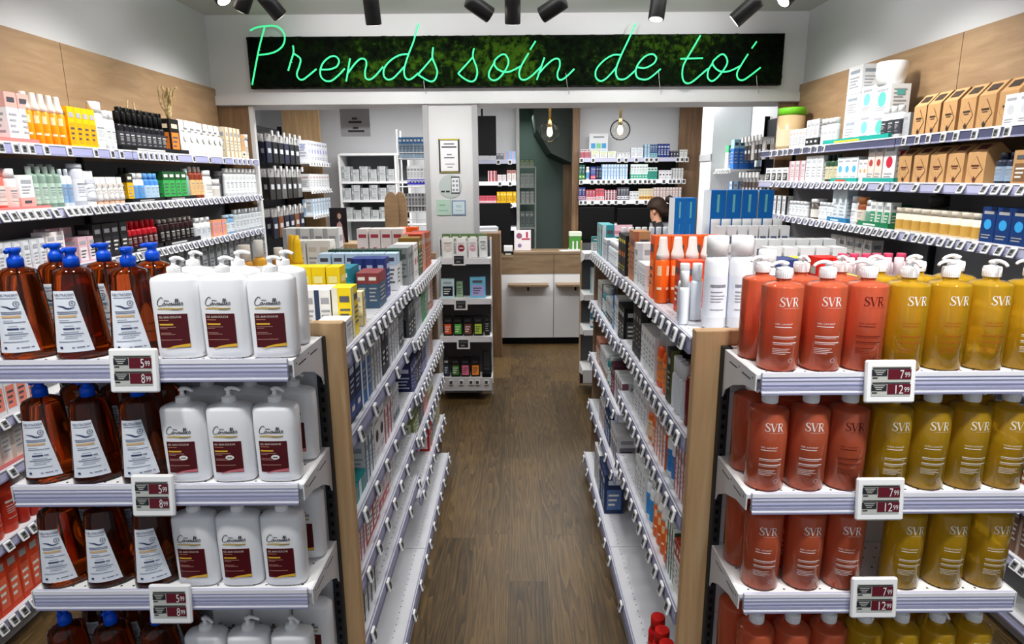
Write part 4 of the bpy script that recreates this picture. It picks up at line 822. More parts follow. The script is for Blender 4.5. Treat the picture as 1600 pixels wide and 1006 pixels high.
GF('L', 2.02, -.60, -.52, 2, .135, C, ('#28a4b4', '#1a7f95', 'top', '#e6f2f4'), 'teal carton', .12); GF('L', 2.06, -.515, -.44, 2, .115, C, ('#3e5872', '#8a3c40', 'top'), 'slate blue carton with red top', .12)
GF('L', 2.23, -.57, -.45, 3, .14, C, ('#2f3f86', '#24306a', 'vert', '#c2c6de'), 'royal blue carton', .08)
GF('L', 2.40, -.735, -.44, 6, .138, C, ('#eef0f2', '#bcd4ea', 'top', '#4a5a4a'), 'white carton with pale blue top', .07)
GF('L', 2.535, -.735, -.45, 6, .158, C, ('#cfd8d4', '#27463a', 'top', '#e2e6e2'), 'pale carton with dark green top', .05)
GS('L', 2.60, 2.74, 4, .16, C, ('#8d9293', '#c7cbcb', 'vert'), 'grey carton at the shelf edge', .09); GS('L', 2.76, 2.88, 2, .155, C, ('#e9e0de', '#b26a72', 'dot'), 'white and rose carton', .09)
GS('L', 2.90, 2.99, 2, .17, C, ('#3f5f3c', '#8a6a2c', 'top', '#dcd6b8'), 'olive green carton', .09); GS('L', 3.01, 3.14, 3, .18, C, ('#b5442c', '#e8d8c6', 'vert'), 'brick red carton', .09); GS('L', 3.16, 3.34, 4, .17, C, ('#8a2f2c', '#d98a4c', 'vert'), 'dark red carton', .09)
GF('L', 3.02, -.735, -.515, 4, .205, C, ('#f1e6e3', '#d84a50', 'dot', '#a83a44'), 'pale pink carton with red marks', .10); GF('L', 3.36, -.60, -.50, 3, .185, C, ('#f0631c', '#f7a05c', 'panel'), 'bright orange carton', .06)
FS = 'far side of left gondola top'
for i, (x, y, h) in enumerate(((-.79, 2.34, .215), (-.845, 2.46, .205), (-.90, 2.60, .215))):
    cone = MB(); cone.lathe([(.021, 0), (.026, .004), (.025, .02), (.014, h - .03), (.009, h)], M('#f0bd14' if i == 0 else '#e8b62a', .35), 16); cone.lathe([(.0245, h * .2), (.0195, h * .55)], M('#d99a10', .4), 16, cap=False)
    thing('cone_bottle', ['bright yellow cone bottle on left gondola top, nearest the camera', 'yellow cone bottle on left gondola top, second from the camera', 'yellow cone bottle on left gondola top, farthest from the camera'][i], 'bottle', [(None, cone.build('cone_bottle'))], (x, y, 1.2868 if y < 2.5 else 1.2668), 0, 'yellow cone bottles on the left gondola')
GF('L', 2.30, -.95, -.90, 1, .2, B, ('#e8a838', '#f2efe8', .3, '#f6d898', .7), 'orange bottle with white cap', .045, FS); GF('L', 2.44, -.93, -.88, 1, .16, B, ('#dd9a3c', '#f0ece4', .25, '#f0dcb8', .7), 'short orange bottle', .045, FS); GF('L', 2.42, -1.06, -1.0, 1, .17, B, ('#e0a040', '#efe8da', .35, '#efe2c0', .8), 'amber lotion bottle', .05, FS)
GF('L', 2.78, -.955, -.79, 3, .175, C, ('#f0efe9', '#d8d4c4', 'logo'), 'ivory carton', .08, FS); GF('L', 2.92, -1.05, -.80, 4, .215, C, ('#f2f2f0', '#b9bcc0', 'vert'), 'tall white carton', .1, FS); GF('L', 1.70, -1.06, -.82, 4, .08, C, ('#e0ddd8', '#8c8f94', 'vert'), 'low grey white carton', .1, FS)
GF('L', 2.05, -1.06, -.80, 4, .13, C, ('#e4e2dd', '#b8a888', 'band'), 'cream carton with tan band', .1, FS)
# right gondola top
GF('R', 1.60, .487, .611, 2, .238, B, ('#e9edf2', '#f2f3f4', .2, '#dfe5ee', .92), 'tall white spray can', .056, fill=.96); GF('R', 1.60, .62, .67, 1, .2, B, ('#e6eaf0', '#f0f1f2', .2, None, .9), 'white lotion bottle', .05)
GF('R', 1.655, .438, .466, 1, .14, B, ('#e8edf4', '#f0f2f5', .28, None, .8), 'slim white mist bottle at the shelf edge', .027); GF('R', 1.70, .447, .515, 2, .155, B, ('#e9eef5', '#f0f2f5', .28, None, .8), 'slim white mist bottle', .03)
GF('R', 1.80, .47, .535, 1, .15, C, ('#e2471e', '#c8381a', 'panel'), 'vermilion carton', .06); GF('R', 1.88, .515, .57, 1, .14, C, ('#d8482a', '#f08a4c', 'panel'), 'orange red carton', .05)
GF('R', 1.95, .44, .62, 4, .205, 'spray', ('#f0641c', '#f6efe9', '#ffd9b0'), 'orange sun spray with white cap', .05)
GF('R', 2.03, .445, .66, 4, .2, C, ('#ef5f1a', '#f48a3c', 'panel'), 'bright orange carton', .06)
GS('R', 2.16, 2.30, 3, .09, C, ('#eef0f0', '#d8dde2', 'logo'), 'small white carton at the shelf edge', .06); GS('R', 2.31, 2.37, 1, .15, C, ('#efefee', '#c9ced4', 'vert'), 'slim white carton', .06)
GS('R', 2.39, 2.49, 3, .185, C, ('#b9845a', '#a65f44', 'vert'), 'tan carton', .06); GS('R', 2.56, 2.74, 4, .165, C, ('#17171a', '#e07a2a', 'dot', '#d8c84a'), 'black carton with orange disc', .08)
GS('R', 2.80, 3.05, 6, .105, B, ('#c2cbd2', '#e6eaee', .25, '#e9eef2', .7), 'silver grey bottle', .04); GS('R', 3.08, 3.2, 2, .1, C, ('#e6e8ea', '#9aa2ac', 'vert'), 'pale grey carton', .06); GS('R', 3.24, 3.44, 3, .16, C, ('#3a98a4', '#dfe8e8', 'vert'), 'teal and white carton', .06)
GF('R', 2.86, .50, .72, 7, .135, C, ('#eceef2', '#6fa4d8', 'vert'), 'white carton with blue edge', .05); GF('R', 3.12, .52, .76, 7, .155, B, ('#eeeae6', '#f2f2f2', .25, '#f0b48c', .8), 'white bottle with peach label', .03)
GF('R', 2.86, .725, .765, 1, .16, 'jar', ('#3f94dc', '#58aaf0', None, .4), 'round blue tub', .04)
GF('R', 2.64, .655, .745, 2, .308, C, ('#1478cc', '#eef2f6', 'side', '#e8f0f8'), 'tall blue carton with white side', .09); GF('R', 2.64, .80, 1.06, 4, .338, C, ('#0f74c8', '#eef2f6', 'side', '#e8f0f8'), 'taller blue carton with white side', .10)
GF('R', 2.27, .70, .955, 7, .238, 'tube', ('#eef0f1', '#eceef0', '#8a93a6'), 'white tube with dark print', .035); GF('R', 2.22, .70, .955, 7, .215, C, ('#eff0f1', '#5a6a88', 'logo'), 'white carton with blue logo', .03, fill=.84)
GF('R', 1.99, .79, 1.04, 5, .165, C, ('#eef0f0', '#3a3b42', 'logo'), 'white carton with black logo', .07, fill=.84); GF('R', 2.10, .79, 1.06, 6, .18, C, ('#e9ebec', '#5c6068', 'logo'), 'white carton with grey mark', .06, fill=.84)
GF('R', 1.70, .69, .765, 1, .165, C, ('#2b3a72', '#e8ecf4', 'logo', '#e8ecf4'), 'navy blue carton with white lettering', .08); GF('R', 1.78, .775, .815, 1, .16, C, ('#eeeee0', '#c9d04a', 'top'), 'white carton with lime top', .05)
GF('R', 1.74, .83, .895, 2, .165, C, ('#e01c14', '#c0120e', 'vert'), 'bright red carton', .06); GF('R', 1.72, .90, 1.10, 6, .165, B, ('#ece4e6', '#f0e4e8', .3, '#d8a0b0', .8), 'white bottle with pink label', .033); GF('R', 1.77, .905, 1.10, 6, .172, B, ('#ead9de', '#d8486a', .12, None, .8), 'back row bottle with pink cap', .033)
GF('R', 1.60, .82, .875, 1, .135, C, ('#f3c614', '#f6e08a', 'logo'), 'yellow carton behind coral bottles', .05); GF('R', 1.60, .935, 1.09, 4, .13, B, ('#d8241c', '#f0f0f0', .25, '#f0c23c', .8), 'red bottle with yellow label', .035)
# ================================================================== gondola sides
def seq(side, bay, i, items, y=None, face=0):
    z = GZ[side][bay][i] + .0012; y = GY[bay] + .02 if y is None else y; val = -.416 if side == 'L' else .436
    if i == len(GZ[side][bay]) - 1: val += .02 if side == 'L' else -.02
    wh = f'{"left" if side == "L" else "right"} gondola {["near", "far"][bay]} bay {["top", "second", "third", "fourth", "fifth", "sixth"][i]} shelf'
    for n, w, h, kind, args, what, d in items:
        if kind: row(side, val, z, y, y + n * w, n, h, kind, args, what, wh, d, .95, .012, jit=.001)
        y += n * w + .004
seq('L', 0, 1, [(3, .062, .17, C, ('#14254e', '#2a4a8c', 'band', '#b8c4dc'), 'navy carton', .09), (2, .06, .175, C, ('#1f5d9c', '#e6ecf2', 'vert'), 'mid blue carton', .09), (4, .04, .14, C, ('#c9ccce', '#7d8288', 'vert'), 'silver grey carton', .09), (2, .055, .16, C, ('#15151b', '#2c2c40', 'panel', '#8a8aa0'), 'black carton', .09), (4, .05, .13, C, ('#dfe0e2', '#9da4ac', 'vert'), 'pale grey carton', .09), (2, .05, .15, C, ('#7c8084', '#3c3f44', 'band'), 'grey carton', .09)])
seq('L', 1, 1, [(3, .06, .155, C, ('#5f6266', '#26272c', 'panel'), 'dark grey carton', .09), (4, .045, .13, C, ('#d6d8da', '#8c929a', 'vert'), 'silver carton', .09), (2, .06, .17, C, ('#2c8a52', '#1a5c36', 'top'), 'green carton', .09), (2, .05, .185, C, ('#17562e', '#e4e8e0', 'vert'), 'dark green carton', .09), (2, .05, .15, C, ('#dcdad6', '#9a4a40', 'band'), 'white carton with red band', .09), (2, .05, .18, C, ('#7a2c28', '#c8a890', 'vert'), 'maroon carton', .09)])
seq('L', 0, 2, [(2, .09, .05, C, ('#1f8e92', '#e2eef0', 'vert'), 'flat teal carton', .14), (3, .04, .13, C, ('#e4e6e8', '#2a5f80', 'vert'), 'white and petrol carton', .09), (2, .075, .15, C, ('#e9e6e6', '#3a2c30', 'dot'), 'white carton with dark disc', .09), (3, .05, .12, C, ('#e6e2e2', '#b92c34', 'vert'), 'white carton with red edge', .09), (3, .04, .13, C, ('#dadcdf', '#8f98a2', 'band'), 'silver carton', .09)])
seq('L', 1, 2, [(3, .05, .14, C, ('#2f3560', '#5c64a0', 'vert', '#cfd2e6'), 'indigo carton', .09), (3, .05, .13, C, ('#1d1f2c', '#4a4c66', 'panel'), 'midnight carton', .09), (3, .05, .145, C, ('#3f3a6a', '#9a94c4', 'band'), 'violet carton', .09), (3, .05, .13, C, ('#d0d2d8', '#4a4e68', 'vert'), 'pale indigo carton', .09), (2, .05, .15, C, ('#8a3434', '#d8b0a0', 'vert'), 'brick carton', .09)])
seq('L', 0, 3, [(4, .035, .135, C, ('#e8dedd', '#b8343a', 'vert'), 'white carton with crimson edge', .1), (4, .045, .13, C, ('#b42c30', '#f0e6e4', 'panel'), 'crimson carton', .1), (3, .05, .12, C, ('#e6d8d8', '#d06a70', 'band'), 'rose carton', .09), (3, .05, .12, C, ('#dcdad8', '#a8a4a0', 'logo'), 'plain pale carton', .09)])
seq('L', 1, 3, [(3, .05, .12, C, ('#7c8a4a', '#d8dcb8', 'panel'), 'olive carton', .09), (3, .05, .13, C, ('#2a2a2e', '#8a8a90', 'vert'), 'charcoal carton', .09), (3, .05, .12, C, ('#c9332f', '#eee0dc', 'vert'), 'scarlet carton', .09), (4, .05, .12, C, ('#d8d4c8', '#a89858', 'band'), 'straw carton', .09)])
seq('L', 1, 4, [(2, .06, .12, C, ('#c03030', '#e8d8d4', 'panel'), 'red carton', .09), (3, .06, .1, C, ('#e0e0dc', '#2c2c30', 'vert'), 'white and black carton', .09), (3, .05, .13, C, ('#c9c4a0', '#8a8450', 'band'), 'khaki carton', .09)], y=3.0)
seq('L', 0, 4, [(5, .045, .1, C, ('#dedede', '#3c3c40', 'vert'), 'low white carton', .1)], y=1.54)
RB = '#b51218'
seq('R', 0, 1, [(2, .05, .17, B, ('#7a1512', '#a01c18', .2, None, .7), 'dark red bottle', .05), (4, .032, .15, B, ('#e6eaee', '#f0f2f4', .3, None, .8), 'white mist bottle', .03), (1, .05, .16, C, ('#26241f', '#6a6a3a', 'vert'), 'black narrow carton', .08), (2, .075, .19, B, ('#e8561a', '#b9bcc0', .3, '#f08a3c', .85), 'orange bottle with grey cap', .075), (5, .045, .14, C, ('#e9eaea', '#b9bec4', 'logo'), 'white carton stacked upright', .09), (3, .05, .18, C, ('#131315', '#3c3c3a', 'vert', '#9a9a90'), 'black patterned carton', .08)])
seq('R', 1, 1, [(3, .05, .15, C, ('#151517', '#4a4a48', 'panel', '#c8c8c0'), 'black carton', .08), (2, .05, .16, C, ('#e8eaec', '#b2bac2', 'logo'), 'white carton', .08), (1, .05, .15, C, ('#2f7fc8', '#a8cdec', 'panel'), 'bright blue carton', .08), (4, .05, .11, C, ('#cfd6d8', '#2a3338', 'band'), 'grey carton with dark band', .08), (3, .05, .14, B, ('#3a8f9c', '#dfe6e8', .25, '#e2eced', .8), 'teal bottle', .045), (3, .05, .14, C, ('#dcdcda', '#8a7a68', 'vert'), 'beige edged carton', .08)])
seq('R', 0, 2, [(5, .028, .15, C, ('#efe9e8', '#c02c2c', 'vert'), 'white carton with red edge', .1), (2, .055, .15, B, ('#eef0f2', '#f0f0f0', .2, '#2e7fc4', .8), 'white bottle with blue label', .05), (4, .036, .15, C, ('#f0ece8', '#e8663a', 'vert'), 'white carton with orange edge', .09), (2, .06, .13, B, ('#e26a24', '#f0ece8', .25, '#f4c89a', .8), 'orange lotion bottle', .055), (5, .05, .12, C, ('#ededed', '#babfc6', 'logo'), 'white plain carton', .09)])
seq('R', 1, 2, [(4, .05, .13, C, ('#e4e6e8', '#8f5a68', 'vert'), 'white and plum carton', .09), (2, .05, .14, C, ('#4c1a2c', '#8a3a52', 'panel'), 'plum carton', .08), (2, .06, .15, B, ('#20787c', '#d6e2e2', .2, '#e0ecec', .8), 'dark teal bottle', .05), (5, .05, .12, C, ('#d9dcdf', '#a88a7a', 'band'), 'grey carton with tan band', .09), (3, .05, .13, C, ('#b87a62', '#e8d8cc', 'panel'), 'terracotta carton', .08)])
seq('R', 0, 3, [(4, .026, .15, C, ('#ece8e0', '#b8402c', 'top'), 'ivory carton with red top', .1), (3, .026, .16, C, ('#dfe6de', '#3a5a44', 'vert'), 'ivory and green carton', .1), (4, .05, .17, 'spray', ('#e8661a', '#f4f0ec', '#f8d0a0'), 'orange spray with white cap', .045), (2, .055, .18, B, ('#eef2f4', '#f4f4f4', .25, '#2b93dc', .8), 'white bottle with blue band', .05), (4, .045, .14, C, ('#eceeee', '#c2c8ce', 'logo'), 'white carton', .09)])
seq('R', 1, 3, [(4, .05, .14, C, ('#e8e8ea', '#8f8a98', 'panel'), 'white carton with mauve panel', .09), (3, .06, .15, C, ('#223a64', '#6a88b4', 'panel', '#dce4f0'), 'navy carton', .09), (3, .06, .13, C, ('#dfe0e2', '#a05a5a', 'vert'), 'white carton with russet edge', .09)], y=2.62)
seq('R', 0, 4, [(5, .06, .2, B, (RB, '#c8201c', .2, '#d83a30', .8), 'tall red bottle', .058), ], y=1.53)
seq('R', 1, 4, [(3, .07, .2, C, ('#26365c', '#5a76a8', 'panel', '#dfe6f2'), 'dark blue carton', .09), (3, .06, .2, C, ('#e6e8ea', '#8a9098', 'vert'), 'white and grey carton', .09)], y=2.8)
def gt(side, bay, i, ys):
    z = GZ[side][bay][i] + .002; v = (-.405 if side == 'L' else .425) + (.02 if side == 'L' else -.02) * (i == len(GZ[side][bay]) - 1)
    tags(side, v + (.006 if side == 'L' else -.006), z, ys, f'{["near", "far"][bay]} {["top", "second", "third", "fourth", "fifth", "lowest"][i if i < len(GZ[side][bay]) - 1 else 5]} rail, {"left" if side == "L" else "right"} gondola', .92)
def lin_(a, b, n): return [a + (b - a) * k / (n - 1) for k in range(n)]
for i, n in ((0, 13), (1, 6), (2, 7), (3, 8), (4, 5), (5, 6)): gt('L', 0, i, lin_(1.56, 2.46, n))
for i, n in ((0, 15), (1, 14), (2, 13), (3, 10), (4, 8), (5, 7)): gt('L', 1, i, lin_(2.58, 3.46, n))
for i, n in ((0, 13), (1, 14), (2, 12), (3, 12), (4, 4)): gt('R', 0, i, lin_(1.55, 2.44, n))
for i, n in ((0, 13), (1, 9), (2, 7), (3, 6), (4, 6)): gt('R', 1, i, lin_(2.58, 3.46, n))
# ================================================================== neon sign on moss
SY = 4.84
sg = bpy.data.objects.new('neon_sign', None); COL.objects.link(sg); sg.location = (0, YL, 2.5); sg.empty_display_size = .1
tag(sg, 'green neon handwriting on a long dark moss panel over the opening', 'neon sign')
def sgpart(name, me, par=None):
    o = mesh_ob(name, me, par or sg)
    if par is None: o.location = (0, -YL, -2.5)
    return o
mp = MB(); ca, cb, cc, cdn = P(385, 56, Y=4.88), P(1227, 53, Y=4.88), P(390, 136, Y=4.88), P(1222, 134, Y=4.88)
xa, xb, za, zb = (ca.x + cc.x) / 2, (cb.x + cdn.x) / 2, (cc.z + cdn.z) / 2, (ca.z + cb.z) / 2
nx, nz = 150, 18; rnd = random.Random(4)
g = [[(xa + (xb - xa) * i / nx + rnd.uniform(-.006, .006), 4.885 - (rnd.uniform(0, .02) if 0 < i < nx and 0 < j < nz else -.01), za + (zb - za) * j / nz + rnd.uniform(-.004, .004)) for i in range(nx + 1)] for j in range(nz + 1)]
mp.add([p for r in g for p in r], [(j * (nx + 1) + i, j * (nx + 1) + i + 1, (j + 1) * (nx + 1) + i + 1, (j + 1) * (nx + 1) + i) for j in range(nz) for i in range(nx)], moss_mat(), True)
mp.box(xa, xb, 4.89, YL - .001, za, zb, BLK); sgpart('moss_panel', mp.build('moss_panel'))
NEON = M('#3fe690', .4, emit=1.15)
def zp(o, pts): return [(o + u / 6.6667, 20 + v / 6.6667) for u, v in pts]
LET = [('P', 370, [[(290, 150), (230, 380), (160, 750)], [(140, 185), (200, 155), (300, 138), (400, 138), (470, 180), (500, 260), (480, 340), (420, 395), (340, 425), (225, 440)]]),
 ('r', 370, [[(585, 340), (590, 415), (562, 510), (535, 605)], [(590, 425), (640, 455), (665, 490), (650, 560), (625, 640), (650, 690), (690, 695), (740, 660), (830, 585)]]),
 ('e', 370, [[(870, 590), (960, 590), (1040, 560), (1065, 500), (1030, 455), (970, 460), (900, 520), (870, 600), (880, 670), (930, 710), (990, 705), (1060, 650), (1125, 580)]]),
 ('n', 370, [[(1180, 475), (1160, 595), (1140, 715)], [(1150, 640), (1230, 530), (1290, 480), (1340, 490), (1350, 540), (1335, 620), (1345, 680), (1385, 695), (1440, 660), (1525, 560)]]),
 ('d', 580, [[(390, 430), (300, 440), (210, 490), (140, 570), (130, 650), (170, 695), (230, 680), (300, 610), (345, 560)], [(495, 110), (440, 300), (390, 430), (345, 580), (350, 660), (385, 695), (430, 680), (490, 630)]]),
 ('s', 580, [[(645, 360), (638, 465), (670, 550), (688, 620), (665, 695), (620, 715), (560, 690), (490, 645)], [(636, 470), (560, 560), (490, 640)]]),
 ('s', 580, [[(1070, 370), (1060, 460), (1095, 560), (1105, 630), (1080, 700), (1030, 715), (960, 680), (905, 632)], [(1058, 462), (980, 550), (905, 632)]]),
 ('o', 580, [[(1290, 510), (1240, 590), (1225, 660), (1260, 700), (1320, 690), (1390, 610), (1430, 520), (1410, 450), (1370, 432), (1310, 470), (1280, 520), (1310, 580), (1380, 615), (1450, 610), (1560, 555)]]),
 ('i', 790, [[(240, 420), (170, 540), (140, 630), (160, 690), (210, 695), (280, 650), (370, 560)], [(312, 295), (255, 385)]]),
 ('n', 790, [[(405, 465), (365, 580), (325, 700)], [(340, 640), (420, 550), (500, 485), (555, 485), (565, 550), (540, 630), (550, 690), (590, 695), (650, 650), (715, 585)]]),
 ('d', 790, [[(1210, 440), (1120, 440), (1020, 500), (945, 590), (940, 670), (985, 710), (1040, 690), (1110, 620), (1150, 570)], [(1355, 110), (1280, 280), (1200, 450), (1150, 590), (1160, 670), (1200, 695), (1260, 680), (1350, 600)]]),
 ('e', 790, [[(1365, 565), (1450, 575), (1540, 530), (1570, 470), (1530, 430), (1460, 450), (1390, 520), (1355, 600), (1370, 670), (1430, 695), (1500, 680), (1615, 585)]]),
 ('t', 1000, [[(630, 235), (540, 390), (460, 530), (440, 620), (450, 700), (490, 735), (550, 715), (640, 640), (710, 580)], [(420, 480), (655, 472)]]),
 ('o', 1000, [[(760, 520), (715, 590), (705, 670), (740, 710), (790, 690), (860, 610), (910, 520), (890, 450), (850, 432), (790, 475), (755, 525), (800, 590), (870, 615), (950, 600), (1040, 555)]]),
 ('i', 1000, [[(1125, 430), (1050, 550), (1010, 630), (1025, 690), (1075, 700), (1140, 660), (1255, 570)], [(1215, 300), (1165, 370)]])]
for ch, o0, strokes in LET:
    b = MB()
    for st in strokes:
        pts = zp(o0, st); pts = smooth2(pts, 5) if len(pts) > 2 else pts; b.tube([tuple(P(x, y, Y=SY)) for x, y in pts], .0056, NEON, 8)
    o = sgpart('neon_letter', b.build('neon_letter')); o['label'] = f'glowing green letter {ch}'
    k = MB()
    for st in strokes[:1]:
        for q in (st[1], st[-2]): p = P(*zp(o0, [q])[0], Y=SY); k.cyl((p.x, SY, p.z), (p.x, 4.90, p.z), .003, M('#c9d6cd', .3), 6)
    sgpart('standoff', k.build('standoff'))
for px, y0, y1, dx in ((662, 126, 152, 4), (884, 114, 153, 6), (1029, 110, 153, 4), (1182, 118, 152, 3)):
    k = MB(); pts = [tuple(P(px, y0, Y=SY + .01)), tuple(P(px + dx * .4, (y0 + y1) / 2, Y=SY + .02)), tuple(P(px + dx, y1 - 6, Y=YL - .025)), tuple(P(px + dx * 1.6, y1 - 16, Y=YL - .01))]
    k.tube(smooth2(pts, 4), .0018, M('#d9d9d4', .5), 5); sgpart('cable', k.build('cable'))
# ================================================================== ceiling spots
def spot_head(a, b_, yb, label):
    A, Bv = P(*a, Y=3.9), P(*b_, Y=3.9 + yb); d = (Bv - A).normalized(); root = A - d * .02
    bd = MB(); bd.tube([A - d * .02, A - d * .015, A + d * .01, Bv - d * .003, Bv], .045, M('#0c0c0d', .4), 22, [.03, .043, .045, .045, .044]); lens = MB(); lens.tube([Bv + d * .0005, Bv + d * .002], .036, M('#fff6e6', .3, emit=6.0), 20)
    ar = MB(); ar.cyl(A, (A.x, A.y, ZC - .045), .008, BLK, 8); ar.rbox(A.x - .02, A.x + .02, A.y - .06, A.y + .06, ZC - .05, ZC - .012, BLK, .003)
    o = bpy.data.objects.new('track_spotlight', None); COL.objects.link(o); o.location = (A.x, A.y, ZC - .012)
    for n, m_ in (('lamp_body', bd), ('lens', lens), ('arm', ar)): q = mesh_ob(n, m_.build(n), o); q.location = (-A.x, -A.y, -(ZC - .012))
    tag(o, label, 'spotlight', 'black spotlights on the ceiling track')
SPT = [((338, -20), (350, 1), -.02), ((388, -20), (376, 16), .03), ((414, -4), (438, 25), .06), ((578, -12), (584, 38), .06), ((735, 2), (766, 24), .05), ((801, -12), (801, 37), .06), ((878, 3), (846, 24), .05), ((1031, -12), (1025, 30), -.015), ((1182, 2), (1147, 33), .05), ((1240, -16), (1224, 2), -.02)]
for i, (a, b_, yb) in enumerate(SPT): spot_head(a, b_, yb, f'black cylinder spotlight on the ceiling track, {ordw(i)} from the left')
tk = MB(); tk.box(-1.95, 1.95, 3.88, 3.92, ZC - .012, ZC - .0005, BLK); thing('lighting_track', 'long black ceiling track that holds the spotlights', 'track', [(None, tk.build('lighting_track'))], (0, 0, 0))
# ================================================================== back room shell
BW = wall_mat('back_room_paint', '#dcdde0')
struct('wall_back', MB().box(.70, 2.13, 7.55, 7.65, 0, 2.62, BW).box(-.75, .04, 7.55, 7.65, 0, 2.62, BW))
struct('wall_recess', MB().box(-2.9, -.75, 7.45, 7.55, 0, 2.62, BW).box(-.75, -.70, 7.45, 7.65, 0, 2.62, BW))
struct('wall_side', MB().box(-2.9, -2.8, 5.3, 7.6, 0, 2.62, BW).box(-2.9, -2.2, 5.25, 5.30, 0, 2.62, BW))
STORE = wall_mat('storeroom_paint', '#8fa19b')
struct('wall_storeroom', MB().box(-.4, 1.2, 8.95, 9.05, 0, 2.62, STORE).box(-.4, .0, 7.66, 8.95, 0, 2.62, STORE).box(.95, 1.2, 7.66, 8.95, 0, 2.62, STORE))
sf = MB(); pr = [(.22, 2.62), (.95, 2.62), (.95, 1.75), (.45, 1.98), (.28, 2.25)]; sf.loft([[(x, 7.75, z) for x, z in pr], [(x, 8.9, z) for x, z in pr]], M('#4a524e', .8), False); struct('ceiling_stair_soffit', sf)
jm = MB().box(.04, .075, 7.45, 7.66, 0, 2.62, M('#b8bab6', .5)); struct('trim_2', jm)
thing('oak_post', 'oak post between the storeroom doorway and medicine shelves', 'post', [(None, MB().rbox(.665, .745, 7.38, 7.5, 0, 2.61, WALNUT, .003).build('oak_post'))])
thing('side_board', 'brown board standing in the storeroom doorway', 'board', [(None, MB().rbox(.62, .78, 8.1, 8.14, 0, 1.86, WALNUT, .003).build('side_board'))])
pl = MB().box(1.79, 2.125, 5.95, 6.3, 0, 2.62, BW); pl.box(1.78, 1.79, 5.94, 6.3, 1.84, 1.90, GREY); struct('wall_pier', pl)
thing('brown_panel', 'tall brown veneer panel beside the medicine shelves', 'panel', [(None, MB().rbox(1.86, 2.12, 7.42, 7.46, 0, 2.60, WALNUT, .003).build('brown_panel'))])
thing('gable_panel', 'brown gable board at the end of the left wall shelving', 'panel', [(None, MB().rbox(-2.195, -1.95, YL + .01, YL + .03, 0, 2.23, WALNUT, .002).box(-1.95, -1.92, YL + .01, YL + .05, 0, 2.23, OFFW).build('gable_panel'))])
thing('gable_panel', 'brown gable board at the end of the right wall shelving', 'panel', [(None, MB().rbox(1.97, 2.125, YL + .01, YL + .03, 0, 2.23, WALNUT, .002).build('gable_panel'))])
thing('oak_wall_board', 'light oak wall board beside the white storage shelves', 'panel', [(None, MB().rbox(-2.42, -2.03, 7.02, 7.05, 0, 2.6, OAKV, .003).build('oak_wall_board'))])
# ---- white storage shelving with flat cartons
z3 = [P(580, y, Y=7.1).z for y in (250, 285, 314, 344)]
sx0, sx1 = P(533, 300, Y=7.1).x, P(640, 300, Y=7.1).x
sp_ = []; fr = MB()
for x in (sx0, P(620, 300, Y=7.1).x, sx1): sp_.append(('upright', MB().box(x - .012, x + .012, 7.1, 7.4, 0, z3[0] + .06, WHITE).build('upright')))
sp_.append(('back_panel', MB().box(sx0, sx1, 7.40, 7.42, 0, z3[0] + .06, M('#6d6f72', .6)).build('back_panel')))
for z in [z3[0] + .06] + z3[1:] + [.9, .5]: sp_.append(('shelf', MB().box(sx0 + .013, sx1 - .013, 7.09, 7.4, z - .012, z + .012, WHITE).build('shelf')))
thing('storage_shelving', 'white storage shelving full of flat grey cartons behind the left opening', 'shelving', sp_)
sw_ = (P(620, 300, Y=7.1).x - sx0 - .03)
for si, (zb_, nst, nh) in enumerate(((z3[1], 6, 5), (z3[2], 6, 5), (z3[3], 6, 4))):
    w = sw_ / nst
    for i in range(nst):
        hh = nh - (i * 7 + si) % 2
        for k in range(hh):
            thing('flat_carton', f'flat grey-white carton, {ordw(k)} from bottom, {ordw(i)} stack from left, {["upper", "middle", "lower"][si]} storage shelf', 'box', prod(C, w * .9, .16, .030, ('#d6d8d8', '#9a9ea0', 'vert') if (i + k) % 3 else ('#c6c9c9', '#6f7478', 'logo')), (sx0 + .015 + w * (i + .5), 7.1 + .09, zb_ + .0135 + .0315 * k), 0, 'flat cartons on the white storage shelving')
# ---- hanging pack racks on both sides behind the opening
def peg_rack(side, y0, y1, X, rows, label):
    s = 1 if side == 'L' else -1; b = MB(); a, c = sorted((X, X + s * .02)); parts = [('back_panel', MB().box(a, c, y0, y1, .3, 2.15, DARK).build('back_panel'))]
    n = 6
    for ri, (zt, h, c1, c2, nm) in enumerate(rows):
        for i in range(n):
            y = y0 + (y1 - y0) * (i + .5) / n; k = MB(); k.cyl((X + s * .02, y, zt), (X + s * .22, y, zt), .003, GREY, 6); k.box(X + s * .22 - .012 * (s < 0) , X + s * .22 + .012 * (s > 0), y - .018, y + .018, zt - .02, zt + .022, OFFW); parts.append(('hook', k.build('hook')))
            for d in (.19, .13):
                ps = prod('hang', (y1 - y0) / n * .82, .012, h, (c1 if (i + ri) % 3 else c2,)); thing('hanging_pack', f'{nm}{place_word(i, n, "Y")}, {"front" if d == .19 else "behind"} on its hook, {"left" if side == "L" else "right"} peg rack', 'pack', ps, (X + s * d, y, zt - h - .0038), (1 if s > 0 else -1) * math.pi / 2, 'hanging packs on the ' + ('left' if side == 'L' else 'right') + ' peg rack')
    up = [('upright', MB().box(*sorted((X, X + s * .04)), y, y + .012, 0, 2.18, BLK).build('upright')) for y in (y0 - .013, y1 + .001)]
    thing('peg_rack', label, 'rack', parts + up)
peg_rack('L', 5.36, 6.2, -2.19, [(2.07, .23, '#17181d', '#23263a', 'dark pack'), (1.79, .25, '#2a2725', '#5c5a58', 'black brown pack'), (1.46, .24, '#1e2233', '#7a4a2a', 'navy pack')], 'black peg rack of dark hanging packs behind the left opening')
